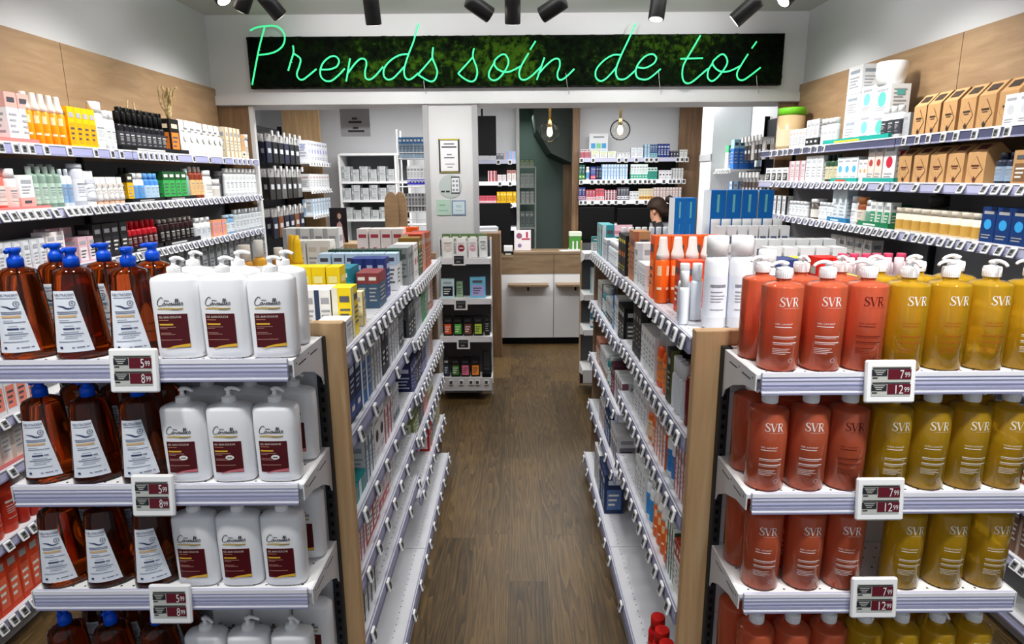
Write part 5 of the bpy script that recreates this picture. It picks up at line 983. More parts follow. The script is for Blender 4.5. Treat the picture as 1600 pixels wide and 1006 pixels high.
peg_rack('R', 5.04, 5.5, 2.12, [(1.99, .16, '#3a3434', '#b8b0aa', 'grey brown pack'), (1.71, .19, '#4a3e3c', '#5c504c', 'brown pack'), (1.43, .18, '#403a3a', '#5a5450', 'dull brown pack')], 'black peg rack of grown packs behind the right opening'.replace('grown', 'brown'))
# ---- small white shelf bays beside the peg racks
def small_bay(side, y0, y1, X, Xf, zs, label):
    s = 1 if side == 'L' else -1; parts = []
    for z in zs:
        u, v = sorted((X + s * .02, Xf)); u2, v2 = sorted((Xf, Xf + s * .006)); parts.append(('shelf', MB().box(u, v, y0, y1, z - .015, z, WHITE).build('shelf'), [('price_rail', MB().box(u2, v2, y0, y1, z - .035, z + .004, RAILW).build('price_rail'))]))
    parts.append(('back_panel', MB().box(*sorted((X, X + s * .018)), y0, y1, .2, zs[0] + .02, DARK).build('back_panel')))
    return thing('shelf_bay', label, 'shelving', parts)
bz = [1.86, 1.60, 1.36]
small_bay('L', 6.25, 6.95, -2.25, -1.93, bz, 'narrow white shelf bay of white packs beside the left peg rack')
for k, (it, nm) in enumerate((((C, ('#e9eaf2', '#a9acd8', 'dot')), 'white lilac carton'), ((C, ('#ececee', '#c4a8a8', 'logo')), 'white rose carton'), ((C, ('#dfe6ee', '#8fb0cc', 'vert')), 'pale blue carton'))):
    row('L', -1.94, bz[k] + .0012, 6.27, 6.92, 6, .20 if k == 0 else .15, it[0], it[1], nm, ['left shelf bay top shelf', 'left shelf bay middle shelf', 'left shelf bay lowest shelf'][k], .09)
    tags('L', -1.922, bz[k] + .003, lin_(6.3, 6.9, 8), ['left shelf bay top rail', 'left shelf bay middle rail', 'left shelf bay lowest rail'][k])
bz2 = [1.76, 1.50]
small_bay('R', 5.52, 5.92, 2.12, 1.83, bz2, 'narrow white shelf bay of blue boxes beside the right peg rack')
row('F', 5.56, bz2[0] + .0012, 1.86, 2.04, 4, .24, C, ('#2f6ec4', '#9fd0e8', 'top'), 'bright blue carton', 'right shelf bay upper shelf', .08)
row('F', 5.70, bz2[0] + .0012, 1.86, 2.08, 3, .2, C, ('#dff0ea', '#4fa878', 'top'), 'mint carton', 'right shelf bay upper shelf', .08)
row('F', 5.56, bz2[1] + .0012, 1.86, 2.06, 4, .16, C, ('#dce6f2', '#4f8ad0', 'vert'), 'white blue carton', 'right shelf bay lower shelf', .08)
for k in (0, 1): tags('R', 1.822, bz2[k] + .003, lin_(5.55, 5.9, 6), ['right shelf bay upper rail', 'right shelf bay lower rail'][k])
# ---- wire rack of booklets
wx0, wx1 = P(622, 260, Y=5.6).x, P(672, 260, Y=5.6).x; wz = [P(640, y, Y=5.6).z for y in (248, 292, 331, 352)]
wr = MB(); WR_ = M('#e6e6e6', .35)
for x in (wx0, wx1):
    for y in (5.6, 5.78): wr.cyl((x, y, 0), (x, y, wz[0] + .24), .005, WR_, 8)
wp = [('wire_frame', wr.build('wire_frame'))]
for z in wz:
    t = MB()
    for y in (5.6, 5.66, 5.72, 5.78): t.cyl((wx0, y, z), (wx1, y, z), .004, WR_, 6)
    for x in (wx0, (wx0 + wx1) / 2, wx1): t.cyl((x, 5.6, z), (x, 5.78, z), .004, WR_, 6)
    t.cyl((wx0, 5.6, z + .05), (wx1, 5.6, z + .05), .004, WR_, 6); wp.append(('wire_shelf', t.build('wire_shelf')))
thing('wire_rack', 'white wire rack of booklets left of the white pillar', 'rack', wp)
row('F', 5.615, wz[0] + .005, wx0 + .01, wx1 - .01, 8, .17, C, ('#8fa4b8', '#3a72a8', 'top'), 'blue grey booklet', 'on top of the white wire rack', .012, name='booklet')
row('F', 5.615, wz[1] + .005, wx0 + .07, wx1 - .03, 6, .17, C, ('#eceef0', '#3a3fd0', 'band'), 'white and royal blue booklet', 'on middle of the white wire rack', .012, name='booklet')
row('F', 5.615, wz[2] + .005, wx0 + .01, wx1 - .01, 9, .15, C, ('#5a5a60', '#b0b0b4', 'vert'), 'charcoal booklet', 'low on the white wire rack', .012, name='booklet')
# ---- round wooden brushes / oval boards
for i, (px, w) in enumerate(((613, .055), (626, .05))):
    b = MB(); c = P(px, 325, Y=5.25); hh = .13
    pr = [(w * math.cos(t * math.pi / 10), c.z + hh * math.sin(t * math.pi / 10) ** .8) for t in range(0, 11)] + [(-w * .8, 0), (w * .8, 0)]
    b.loft([[(x, 0, z) for x, z in pr], [(x, .03, z) for x, z in pr]], OAK, False)
    thing('oval_board', ['round-topped pale wooden board by the wire rack, left of two', 'round-topped pale wooden board by the wire rack, right of two'][i], 'board', [(None, b.build('oval_board'))], (c.x, 5.2 + .04 * i, 0), .0)
# ---- oak stand with portrait poster
pz = P(528, 380, Y=4.35); thing('oak_stand', 'light oak stand that carries the portrait card', 'stand', [(None, MB().rbox(pz.x - .10, pz.x + .18, 4.3, 4.55, 0, pz.z, OAKV, .003).build('oak_stand'))])
pt = MB(); pa, pb = P(514, 325, Y=4.40), P(544, 378, Y=4.40); w_ = pb.x - pa.x; h_ = pa.z - pz.z
pt.box(-w_ / 2, w_ / 2, 0, .008, 0, h_, M('#241d20', .4)); fy = -.0008
pt.disc((w_ * .05, fy, h_ * .78), w_ * .22, (.8, 0, 0), (0, 0, 1.1), M('#3d2a26', .5)); pt.disc((w_ * .07, 2 * fy, h_ * .76), w_ * .14, (.8, 0, 0), (0, 0, 1.2), M('#c9a894', .5))
pt.quad([(-w_ * .3, fy, .004), (w_ * .32, fy, .004), (w_ * .2, fy, h_ * .52), (w_ * .08, fy, h_ * .62), (-w_ * .08, fy, h_ * .55)], M('#c9a0a4', .5))
thing('portrait_card', 'dark portrait card with a pale pink figure on the oak stand', 'poster', [(None, pt.build('portrait_card'))], ((pa.x + pb.x) / 2, 4.40, pz.z + .0012))
# ---- hanging paper sign
hs = MB(); a, b_ = P(531, 180, Y=5.25), P(579, 213, Y=5.25); hs.box(a.x, b_.x, 5.25, 5.253, b_.z, 2.235, M('#8d8d90', .6))
for (u0, u1, v) in ((.4, .58, .84), (.28, .72, .68), (.42, .6, .4), (.25, .8, .25)): hs.quad([(a.x + (b_.x - a.x) * u0, 5.249, b_.z + (a.z - b_.z) * (v - .05)), (a.x + (b_.x - a.x) * u1, 5.249, b_.z + (a.z - b_.z) * (v - .05)), (a.x + (b_.x - a.x) * u1, 5.249, b_.z + (a.z - b_.z) * (v + .05)), (a.x + (b_.x - a.x) * u0, 5.249, b_.z + (a.z - b_.z) * (v + .05))], INK)
thing('hanging_sign', 'grey paper sign hanging from the lintel in the left opening', 'sign', [(None, hs.build('hanging_sign'))])
# ---- notices on the pillar
PY = YL + .004
def notice(p1, p2, edge, face, label, marks, name='notice', inner=.08):
    a, b_ = P(*p1, Y=PY), P(*p2, Y=PY); m = MB(); x0, x1, z0, z1 = a.x, b_.x, b_.z, a.z; m.box(x0, x1, PY - .006, PY - .0, z0, z1, M(edge, .5)); k = (x1 - x0) * inner
    m.quad([(x0 + k, PY - .0066, z0 + k), (x1 - k, PY - .0066, z0 + k), (x1 - k, PY - .0066, z1 - k), (x0 + k, PY - .0066, z1 - k)], M(face, .5))
    for u0, u1, v, h, c in marks: m.quad([(x0 + (x1 - x0) * u0, PY - .0072, z0 + (z1 - z0) * (v - h)), (x0 + (x1 - x0) * u1, PY - .0072, z0 + (z1 - z0) * (v - h)), (x0 + (x1 - x0) * u1, PY - .0072, z0 + (z1 - z0) * (v + h)), (x0 + (x1 - x0) * u0, PY - .0072, z0 + (z1 - z0) * (v + h))], M(c, .6))
    return thing(name, label, 'notice', [(None, m.build(name))])
notice((685, 217), (719, 270), '#2d2c22', '#e8e8ea', 'white notice in a dark yellow-edged frame on the pillar', [(.25, .75, .85, .018, '#55555a'), (.14, .86, .76, .02, '#44444a'), (.38, .62, .54, .016, '#77777c'), (.25, .75, .45, .018, '#66666c'), (.3, .75, .26, .014, '#88888c'), (.4, .65, .17, .014, '#88888c'), (.03, .97, .985, .012, '#d8c84a'), (.03, .97, .02, .008, '#b8a83a')])
ds = MB(); c = P(704, 291, Y=PY); ds.loft([[(c.x + .088 * math.cos(t * math.pi / 16), PY - y, c.z + .088 * math.sin(t * math.pi / 16)) for t in range(32)] for y in (0, .003)], M('#b9c4c0', .5), False)
ds.box(c.x + .005, c.x + .07, PY - .0055, PY - .003, c.z - .055, c.z + .072, M('#3c3e44', .4)); ds.box(c.x + .009, c.x + .066, PY - .006, PY - .005, c.z - .045, c.z + .062, M('#eceef0', .4))
for i in range(3):
    for j in range(2): ds.quad([(c.x + .015 + j * .026, PY - .0066, c.z - .035 + i * .032), (c.x + .032 + j * .026, PY - .0066, c.z - .035 + i * .032), (c.x + .032 + j * .026, PY - .0066, c.z - .018 + i * .032), (c.x + .015 + j * .026, PY - .0066, c.z - .018 + i * .032)], M('#8a8f96', .5))
for u in (-.072, -.035): ds.quad([(c.x + u, PY - .0036, c.z - .045), (c.x + u + .028, PY - .0036, c.z - .045), (c.x + u + .028, PY - .0036, c.z - .032), (c.x + u, PY - .0036, c.z - .032)], INK)
thing('round_sticker', 'round grey-green sticker showing a phone on the pillar', 'sticker', [(None, ds.build('round_sticker'))])
notice((682, 312), (705, 336), '#a8c8b6', '#b6d2c2', 'pale green certificate low on the pillar', [(.2, .6, .65, .06, '#8fb4a0'), (.15, .8, .3, .04, '#94b8a6')], inner=.03)
notice((706, 313), (728, 336), '#6f86a8', '#cfe0e6', 'blue-framed certificate low on the pillar', [(.3, .7, .6, .08, '#a8c4d0'), (.25, .75, .32, .03, '#9ab4c4')])
# ================================================================== small end racks by the opening
def mini_rack(X0, X1, Yf, Yb, zs, top, label, oak=False):
    parts = [('back_panel', MB().box(X0 + .012, X1 - .012, Yb - .012, Yb, .02, top, M('#56585c', .6)).build('back_panel'))]
    for x in (X0, X1 - .012):
        u = MB(); u.box(x, x + .012, Yb - .03, Yb, 0, top + .02, OAKV if oak and x == X0 else STEELW)
        for k in range(int(top / .03)): u.box(x - .0004, x + .0124, Yb - .024, Yb - .016, .02 + k * .03, .034 + k * .03, HOLE)
        parts.append(('upright', u.build('upright')))
    for i, z in enumerate(zs):
        low = i == len(zs) - 1; s_ = MB(); s_.rbox(X0 + .004, X1 - .004, Yf, Yb - .013, z - .012, z, WHITE, .002); r = MB(); r.box(X0 + .006, X1 - .006, Yf - .005, Yf, z - (.10 if low else .04), z + .004, M('#cfd0d4', .35) if low else RAILW)
        br = MB()
        for x in (X0 + .002, X1 - .004): br.loft([[(x + d, y, q) for y, q in ((Yf + .002, z), (Yb - .013, z), (Yb - .013, z - .1), (Yf + .002, z - .035))] for d in (0, .002)], OFFW, False)
        parts.append(('shelf', s_.build('shelf'), [('price_rail', r.build('price_rail')), ('bracket', br.build('bracket'))]))
    return thing('small_end_rack', label, 'shelf rack', parts)
MZ = [1.115, .81, .515, .185]
mini_rack(-.572, -.168, 4.755, 4.935, MZ, 1.24, 'small white end rack of pouches in front of the pillar')
MR = [1.135, .82, .545, .22]
mini_rack(.535, 1.0, 4.82, 5.12, MR, 1.19, 'small white end rack with oak edge behind the right gondola', True)
row('F', 4.90, .82 + .0012, .6, .95, 5, .2, C, ('#3a96a2', '#d8e4e4', 'vert'), 'teal carton', 'on the right small end rack', .05); row('F', 4.90, 1.135 + .0012, .6, .95, 6, .12, C, ('#dfe4e4', '#2f8a94', 'top'), 'white carton with teal top', 'right small end rack top', .05); row('F', 4.90, .545 + .0012, .6, .95, 5, .2, C, ('#3a7e9a', '#e0e4e8', 'band'), 'petrol blue carton', 'low on the right small end rack', .05)
mw = 'small pillar rack top'
row('F', 4.86, MZ[0] + .0012, -.54, -.2, 5, .175, C, ('#ecebe6', '#5f7a4c', 'top'), 'back row white card with green top', mw, .02)
row('F', 4.80, MZ[0] + .0012, -.545, -.44, 1, .15, 'pouch', ('#f1f0ee', '#dcd0c8', '#a89a90'), 'dotted white pouch', mw, .03); row('F', 4.785, MZ[0] + .0012, -.435, -.345, 1, .15, 'pouch', ('#f2f0f0', '#8c1f34', '#e4dcdc'), 'white pouch with wine red disc', mw, .03)
row('F', 4.80, MZ[0] + .0012, -.345, -.265, 1, .15, 'pouch', ('#f1efef', '#d89aa8', '#c9b4b8'), 'white pouch with pink disc', mw, .03); row('F', 4.81, MZ[0] + .0012, -.265, -.195, 1, .16, 'pouch', ('#eceeee', '#9aa4a2', '#7a8482'), 'white pouch with grey disc', mw, .03)
row('F', 4.80, MZ[1] + .0012, -.555, -.45, 1, .145, C, ('#bfdde4', '#121a28', 'panel'), 'pale blue box with black face', 'on the small pillar rack', .05); row('F', 4.80, MZ[1] + .0012, -.335, -.21, 1, .155, C, ('#6db4d4', '#a8a0d0', 'panel'), 'sky blue box with lilac face', 'on the small pillar rack', .05)
row('F', 4.83, MZ[1] + .0012, -.44, -.39, 1, .12, C, ('#8aa888', '#5c7c60', 'logo'), 'sage green box', 'on the small pillar rack', .05)
for k, (sh, cols_) in enumerate(((2, ['#d8532c', '#4fae3c', '#7a4a3c', '#a8c83a']), (3, ['#4a7a3a', '#d86a84', '#ee8a2c']))):
    nmz = {'#d8532c': 'orange red', '#4fae3c': 'green', '#7a4a3c': 'brown', '#a8c83a': 'lime', '#4a7a3a': 'dark green', '#d86a84': 'pink', '#ee8a2c': 'orange'}
    for i, c in enumerate(cols_):
        x = -.545 + i * .078 + (.05 if sh == 3 else 0); row('F', 4.79, MZ[sh] + .0012, x, x + .072, 1, .15, C, ('#121113', c, 'panel', '#3a3a3a'), f'black box with {nmz[c]} panel', ['middle shelf', 'lowest shelf'][k] + ' of the small pillar rack', .05)
row('F', 4.80, MZ[2] + .0012, -.225, -.185, 1, .16, C, ('#151517', '#3a3a3c', 'logo'), 'plain black box', 'middle shelf of the small pillar rack', .05); row('F', 4.80, MZ[3] + .0012, -.552, -.505, 1, .15, C, ('#1a1c22', '#3a4a5c', 'panel'), 'black box with slate panel', 'lowest shelf of the small pillar rack', .05)
wh = MB()
for x in (-.245, -.185):
    wh.cyl((x, 4.78, MZ[3] + .003), (x, 4.86, MZ[3] + .19), .003, BLK, 6); wh.cyl((x, 4.86, MZ[3] + .003), (x, 4.86, MZ[3] + .19), .003, BLK, 6)
for z in (.06, .19): wh.cyl((-.245, 4.86, MZ[3] + z), (-.185, 4.86, MZ[3] + z), .003, BLK, 6)
wh.box(-.25, -.18, 4.775, 4.87, MZ[3] + .001, MZ[3] + .03, BLK); thing('wire_holder', 'empty black wire holder at the right of the lowest small rack shelf', 'holder', [(None, wh.build('wire_holder'))])
def small_esl(px, py, label):
    c = P(px, py, Y=4.745); m = MB(); m.rbox(-.05, .05, 0, .004, -.042, .042, WHITE, .0015); s_ = MB(); s_.quad([(-.036, -.0006, -.03), (.036, -.0006, -.03), (.036, -.0006, .03), (-.036, -.0006, .03)], INK); s_.quad([(-.02, -.0012, -.02), (.01, -.0012, -.02), (.01, -.0012, -.008), (-.02, -.0012, -.008)], M('#8a8a88', .5)); s_.quad([(-.03, -.0012, .005), (.028, -.0012, .005), (.028, -.0012, .02), (-.03, -.0012, .02)], M('#55565a', .5))
    thing('price_display', label, 'price tag', [('frame', m.build('frame')), ('screen', s_.build('screen'))], (c.x, 4.7445, c.z))
small_esl(717, 406, 'square price display on the pouch shelf rail of the small rack'); small_esl(720, 476, 'square price display on the blue box shelf rail of the small rack'); small_esl(724, 537, 'square price display above the lowest shelf of the small rack')
tags('F', 4.742, .175, [P(px, 605, Y=4.74).x for px in (705, 721, 736, 746, 760)], 'lowest rail of the small pillar rack')
# ================================================================== counter and what stands on it
ct = []; CYF = 6.48
ct.append(('front_panel', MB().box(-.9, 1.75, CYF, CYF + .02, .075, .745, M('#dfe0e2', .35)).build('front_panel')))
tb_ = MB().rbox(-.9, .0, CYF - .005, CYF + .30, .90, .928, COUNTERW, .003).rbox(.0, 1.75, CYF - .005, CYF + .30, .94, .968, COUNTERW, .003); ct.append(('worktop', tb_.build('worktop')))
ct.append(('wood_band', MB().box(-.9, 1.75, CYF - .003, CYF + .02, .746, .94, COUNTERW).box(.408, .412, CYF - .0045, CYF - .003, .08, .94, HOLE).build('wood_band')))
ct.append(('body', MB().box(-.89, 1.74, CYF + .02, CYF + .28, .075, .89, OFFW).build('body')))
ct.append(('plinth', MB().box(-.9, 1.75, CYF + .03, CYF + .28, 0, .074, BLK).build('plinth')))
for x0, x1 in ((P(794, 445, Y=CYF).x, P(856, 445, Y=CYF).x), (P(868, 445, Y=CYF).x, P(868, 445, Y=CYF).x + .40)):
    zz = P(830, 446, Y=CYF - .1).z; b = MB(); b.rbox(x0, x1, CYF - .14, CYF - .001, zz - .01, zz + .012, COUNTERW, .002); k = MB().cyl(((x0 + x1) / 2, CYF - .06, zz - .06), ((x0 + x1) / 2, CYF - .06, zz - .01), .01, BLK, 8); k.cyl(((x0 + x1) / 2, CYF - .06, zz - .055), ((x0 + x1) / 2, CYF, zz - .055), .006, BLK, 8); ct.append(('bag_shelf', b.build('bag_shelf'), [('bag_hook', k.build('bag_hook'))]))
thing('service_counter', 'white service counter with oak top band and two bag shelves', 'counter', ct)
cz, cz2 = .929, .969
thing('side_cabinet', 'narrow brown cabinet at the left end of the service counter', 'cabinet', [(None, MB().rbox(-.36, -.12, 6.0, 6.3, 0, 1.20, WALNUT, .004).build('side_cabinet'))])
pp = MB().rbox(-.13, .1, -.1, .1, 0, .02, M('#c9c9cb', .6), .002).rbox(-.12, .11, -.08, .1, .0205, .05, M('#b4b4b8', .6), .002); thing('paper_pile', 'grey pile of papers on the narrow brown cabinet', 'papers', [(None, pp.build('paper_pile'))], (-.26, 6.12, 1.2012), .15)
def monitor(label, x, y, z, w, h, rz):
    s_ = MB().rbox(-w / 2, w / 2, -.015, .015, .1, .1 + h, BLK, .004); st = MB().cyl((0, .02, .004), (0, .02, .16), .015, BLK, 10); st.rbox(-.11, .11, -.06, .1, 0, .01, BLK, .002)
    thing('monitor', label, 'monitor', [('screen', s_.build('screen')), ('stand', st.build('stand'))], (x, y, z + .0012), rz)
monitor('black monitor at the left of the service counter', -.235, 6.665, cz, .42, .42, .1); monitor('black monitor behind the right gondola on the counter', .86, 6.665, cz2, .36, .33, -.15); monitor('black monitor beside the seated person', 1.24, 6.665, cz2, .34, .32, .1)
fl = MB(); fl.box(-.085, .085, 0, .006, 0, .21, M('#ddd6da', .5)); fl.disc((-.035, -.001, .15), .03, (1, 0, 0), (0, 0, 1), M('#8a5a6c', .5)); fl.box(-.01, .075, -.0014, 0, .11, .125, M('#b0324a', .5)); fl.disc((-.03, -.001, .05), .02, (1, 0, 0), (0, 0, 1), M('#7c6a98', .5)); fl.box(.035, .055, -.0014, 0, .13, .19, M('#a8304c', .5)); fl.box(-.085, .085, .006, .06, 0, .02, M('#c9c4c6', .5))
thing('leaflet_stand', 'white pink leaflet stand on the service counter', 'leaflet stand', [(None, fl.build('leaflet_stand'))], (.095, 6.60, cz2 + .0012))
tm = MB().rbox(-.05, .05, -.07, .07, 0, .035, BLK, .005).box(-.03, .03, -.0705, -.07, .008, .022, SCRN).rbox(-.045, .045, -.01, .08, .0355, .09, OFFW, .004); thing('card_terminal', 'black card terminal with white top on the counter', 'card terminal', [(None, tm.build('card_terminal'))], (-.053, 6.575, cz + .0012))
gb = MB().box(-.06, .06, -.045, .045, 0, .19, M('#4c8a3c', .5)).box(-.062, .062, -.047, .047, .15, .192, M('#cfd8c4', .5)); gb.box(-.03, -.015, -.0465, -.045, .02, .1, OFFW); gb.box(.01, .025, -.0465, -.045, .02, .1, OFFW); gb.box(-.065, .065, -.052, .05, 0, .02, OFFW)
thing('tissue_box', 'green and white box at the right of the visible counter top', 'box', [(None, gb.build('tissue_box'))], (.63, 6.56, cz2 + .0012))
thing('paper_sheet', 'folded white paper beside the green counter box', 'paper', [(None, MB().box(-.05, .05, -.05, .05, 0, .006, OFFW).build('paper_sheet'))], (.525, 6.54, cz2 + .0012), .3)
pc = MB().box(-.12, .12, 0, .008, 0, .26, M('#c8a0ac', .5)); pc.box(-.06, .08, -.0012, 0, .17, .2, M('#a86a7c', .5)); pc.box(-.09, .06, -.0012, 0, .06, .12, M('#b88494', .5)); pc.box(-.12, .12, .008, .06, 0, .015, OFFW)
thing('pink_card', 'pink card sign standing on the counter before the dark monitors', 'sign', [(None, pc.build('pink_card'))], (P(970, 340, Y=6.53).x, 6.53, cz2 + .0012))
# ---- medicine shelves on the back wall
def back_shelves(X0, X1, Yf, zs, zlow, label):
    parts = [('back_panel', MB().box(X0, X1, 7.52, 7.545, zlow, zs[0], M('#2a2a2d', .6)).build('back_panel'))]
    for z in zs:
        parts.append(('shelf', MB().box(X0, X1, Yf, 7.52, z - .018, z, CHAR).build('shelf'), [('price_rail', MB().box(X0, X1, Yf - .006, Yf, z - .04, z + .004, RAIL if z == zs[0] else RAILW).build('price_rail'))]))
    return thing('medicine_shelving', label, 'shelving', parts)
YF = 7.25; mz = [P(950, y, Y=YF).z for y in (247, 281, 313)]; ml = [P(775, y, Y=YF).z for y in (250, 284, 318)]
back_shelves(.76, 1.86, YF, mz + [mz[2] - .26, mz[2] - .5], .75, 'dark medicine shelving on the back wall right of the doorway')
back_shelves(-.70, .035, YF, ml + [ml[2] - .26], .8, 'dark medicine shelving on the back wall left of the doorway')
def MF(k, p0, p1, n, ytop, kind, args, what, d=.07, Z=mz, side='right', **kw):
    x0, x1 = P(p0, 260, Y=YF + .01).x, P(p1, 260, Y=YF + .01).x; h = max(.03, P(p0, ytop, Y=YF + .04).z - Z[k]); row('F', YF + .004, Z[k] + .0012, x0, x1, n, h, kind, args, what, f'{side} medicine shelving, {["top", "second", "third"][k]} shelf', d, flat=True, **kw)
MF(0, 907, 922, 3, 234, C, ('#c9707c', '#e6d8dc', 'top'), 'rose carton'); MF(0, 923, 962, 3, 237, C, ('#e9ecdf', '#cfd88a', 'logo'), 'low white and lime carton'); MF(0, 963, 984, 4, 239, C, ('#ecedee', '#2c2c30', 'logo'), 'white carton with black mark'); MF(0, 985, 1004, 2, 231, C, ('#e6eaee', '#b8c8d8', 'logo'), 'wide white carton')
MF(0, 1005, 1014, 2, 226, C, ('#b8d4e2', '#5a8ab0', 'vert'), 'pale blue carton'); MF(0, 1014, 1026, 3, 226, C, ('#3a5a8a', '#8ac0c8', 'band'), 'blue carton'); MF(0, 1027, 1045, 4, 225, C, ('#2c3a78', '#c8d0e8', 'logo', '#dfe4f4'), 'navy carton'); MF(0, 1046, 1060, 3, 236, C, ('#2a2c38', '#c8ccd8', 'dot'), 'dark carton'); MF(0, 1061, 1073, 2, 234, C, ('#dcdcd8', '#8a8a80', 'logo'), 'off-white carton')
MF(1, 905, 914, 2, 258, C, ('#1f5a52', '#5a9a3c', 'band'), 'dark green carton'); MF(1, 915, 922, 1, 261, B, ('#e6ecf2', '#f0f0f0', .2, '#6aa4dc', .8), 'white blue bottle'); MF(1, 923, 931, 2, 261, C, ('#3a4a9a', '#d8485a', 'band'), 'indigo carton'); MF(1, 932, 940, 2, 260, C, ('#232a48', '#8a90b0', 'logo'), 'midnight carton'); MF(1, 940, 981, 9, 257, C, ('#dfe8f2', '#5aa0dc', 'vert'), 'white and sky blue carton'); MF(1, 986, 1012, 6, 257, C, ('#e6f2ee', '#3fae94', 'band'), 'white and mint carton'); MF(1, 1012, 1027, 3, 262, C, ('#2f9a88', '#cfe6e0', 'top'), 'jade carton'); MF(1, 1030, 1050, 4, 266, C, ('#e8e8ea', '#26262a', 'dot'), 'white carton with black disc'); MF(1, 1051, 1068, 4, 263, C, ('#dcdcdc', '#a8a8aa', 'vert'), 'light grey carton')
MF(2, 905, 915, 2, 293, C, ('#3a3a78', '#c8a0b4', 'band'), 'purple carton'); MF(2, 916, 931, 3, 297, C, ('#b84a5c', '#e6c8cc', 'band'), 'raspberry carton'); MF(2, 932, 945, 3, 295, C, ('#d8606c', '#f0d8d8', 'band'), 'red pink carton'); MF(2, 946, 965, 4, 297, C, ('#8a4454', '#e0ccd0', 'vert'), 'maroon and white carton'); MF(2, 966, 984, 4, 293, C, ('#4a4a58', '#dcdce4', 'band'), 'slate carton'); MF(2, 985, 1000, 3, 299, C, ('#e0e0e2', '#8a8a92', 'dot'), 'white carton with grey disc'); MF(2, 1000, 1022, 5, 295, C, ('#e6d8b0', '#d89a3c', 'band'), 'cream and orange carton'); MF(2, 1022, 1066, 9, 293, C, ('#e2dcd8', '#c08a86', 'vert'), 'white and dusty pink carton')
MF(0, 764, 774, 2, 242, C, ('#e6e6e8', '#9a9aa2', 'logo'), 'white carton', Z=ml, side='left'); MF(0, 775, 788, 2, 240, C, ('#8a8c94', '#d0d2d8', 'logo'), 'grey carton', Z=ml, side='left'); MF(0, 789, 806, 3, 237, C, ('#8ac0ee', '#e6a0a8', 'vert'), 'light blue and pink carton', Z=ml, side='left')
MF(1, 762, 776, 3, 267, C, ('#c05a64', '#e8d0d2', 'vert'), 'rose red carton', Z=ml, side='left'); MF(1, 777, 791, 2, 273, C, ('#e0dadc', '#c8a0a4', 'logo'), 'low white carton', Z=ml, side='left'); MF(1, 792, 806, 2, 266, C, ('#e6dcd6', '#c88a7c', 'top'), 'white and salmon carton', Z=ml, side='left')
MF(2, 747, 775, 6, 306, C, ('#e0566a', '#f4d4d8', 'band'), 'bright pink carton', Z=ml, side='left'); MF(2, 776, 806, 6, 300, C, ('#e2b020', '#f2dc80', 'logo', '#7a5a10'), 'golden yellow carton', Z=ml, side='left')
for k, pxs in enumerate(([908, 926, 966, 977, 993, 1009, 1016, 1024, 1057, 1064, 1071], [908, 925, 935, 943, 951, 960, 973, 984, 992, 1000, 1008, 1014, 1022, 1037, 1047, 1053, 1060, 1068], [908, 915, 926, 940, 952, 963, 976, 996, 1010])): tags('F', YF - .012, mz[k] + .002, [P(p, 280, Y=YF).x for p in pxs], ['right medicine shelving top rail', 'right medicine shelving second rail', 'right medicine shelving third rail'][k], 1.25)
for k, pxs in enumerate(([779, 797], [781, 797], [751, 763, 782, 798])): tags('F', YF - .012, ml[k] + .002, [P(p, 280, Y=YF).x for p in pxs], ['left medicine shelving top rail', 'left medicine shelving second rail', 'left medicine shelving third rail'][k], 1.25)
lf = MB(); lf.box(-.105, .105, 0, .01, 0, .27, M('#eef0f2', .5)); lf.box(-.06, .06, -.001, 0, .225, .24, M('#8a8f96', .5))
for i, c in enumerate(('#4fa4e0', '#8ad09a', '#4fa4e0')): lf.box(-.085 + i * .06, -.035 + i * .06, -.001, 0, .11, .165, M(c, .5)); lf.box(-.085 + i * .06, -.035 + i * .06, -.001, 0, .03, .085, M(('#e6dc8a', '#b8dc9a', '#9ad0e8')[i], .5))
thing('leaflet_board', 'white leaflet board with blue and green squares on the medicine shelf', 'notice', [(None, lf.build('leaflet_board'))], (P(935, 240, Y=7.42).x, 7.42, mz[0] + .0012))
thing('wall_screen', 'black screen hanging left of the doorway', 'screen', [(None, MB().rbox(P(742, 200, Y=7.0).x, P(775, 200, Y=7.0).x, 7.0, 7.03, P(760, 243, Y=7.0).z, P(760, 181, Y=7.0).z, BLK, .003).box(-.33, -.31, 7.01, 7.02, 2.2, 2.62, BLK).build('wall_screen'))])
# ---- storeroom shelf seen through the doorway
rs = []; sx = (.075, .285); rz_ = [P(825, y, Y=8.3).z for y in (260, 291, 317, 355)]
for x in sx: rs.append(('upright', MB().box(x - .01, x + .01, 8.3, 8.55, 0, rz_[0], M('#c6cec8', .5)).build('upright')))
for z in rz_ + [rz_[3] - .3]: rs.append(('shelf', MB().box(sx[0] + .011, sx[1] - .011, 8.3, 8.55, z - .02, z, M('#c6cec8', .5)).build('shelf')))
thing('storeroom_shelf', 'narrow pale shelf unit in the storeroom', 'shelving', rs)
for k, z in enumerate(rz_): row('F', 8.32, z + .0012, .095, .265, 3, [.08, .16, .14, .2][k], C, [('#b8c4a4', '#7a9a5c', 'top'), ('#c8ccc8', '#9aa4a0', 'logo'), ('#d4d6d2', '#a4aaa6', 'vert'), ('#8a9492', '#c4cac6', 'logo')][k], ['sage carton', 'pale grey carton', 'off-white carton', 'grey green carton'][k], f'{["top", "second", "third", "fourth"][k]} storeroom shelf', .08, flat=True)
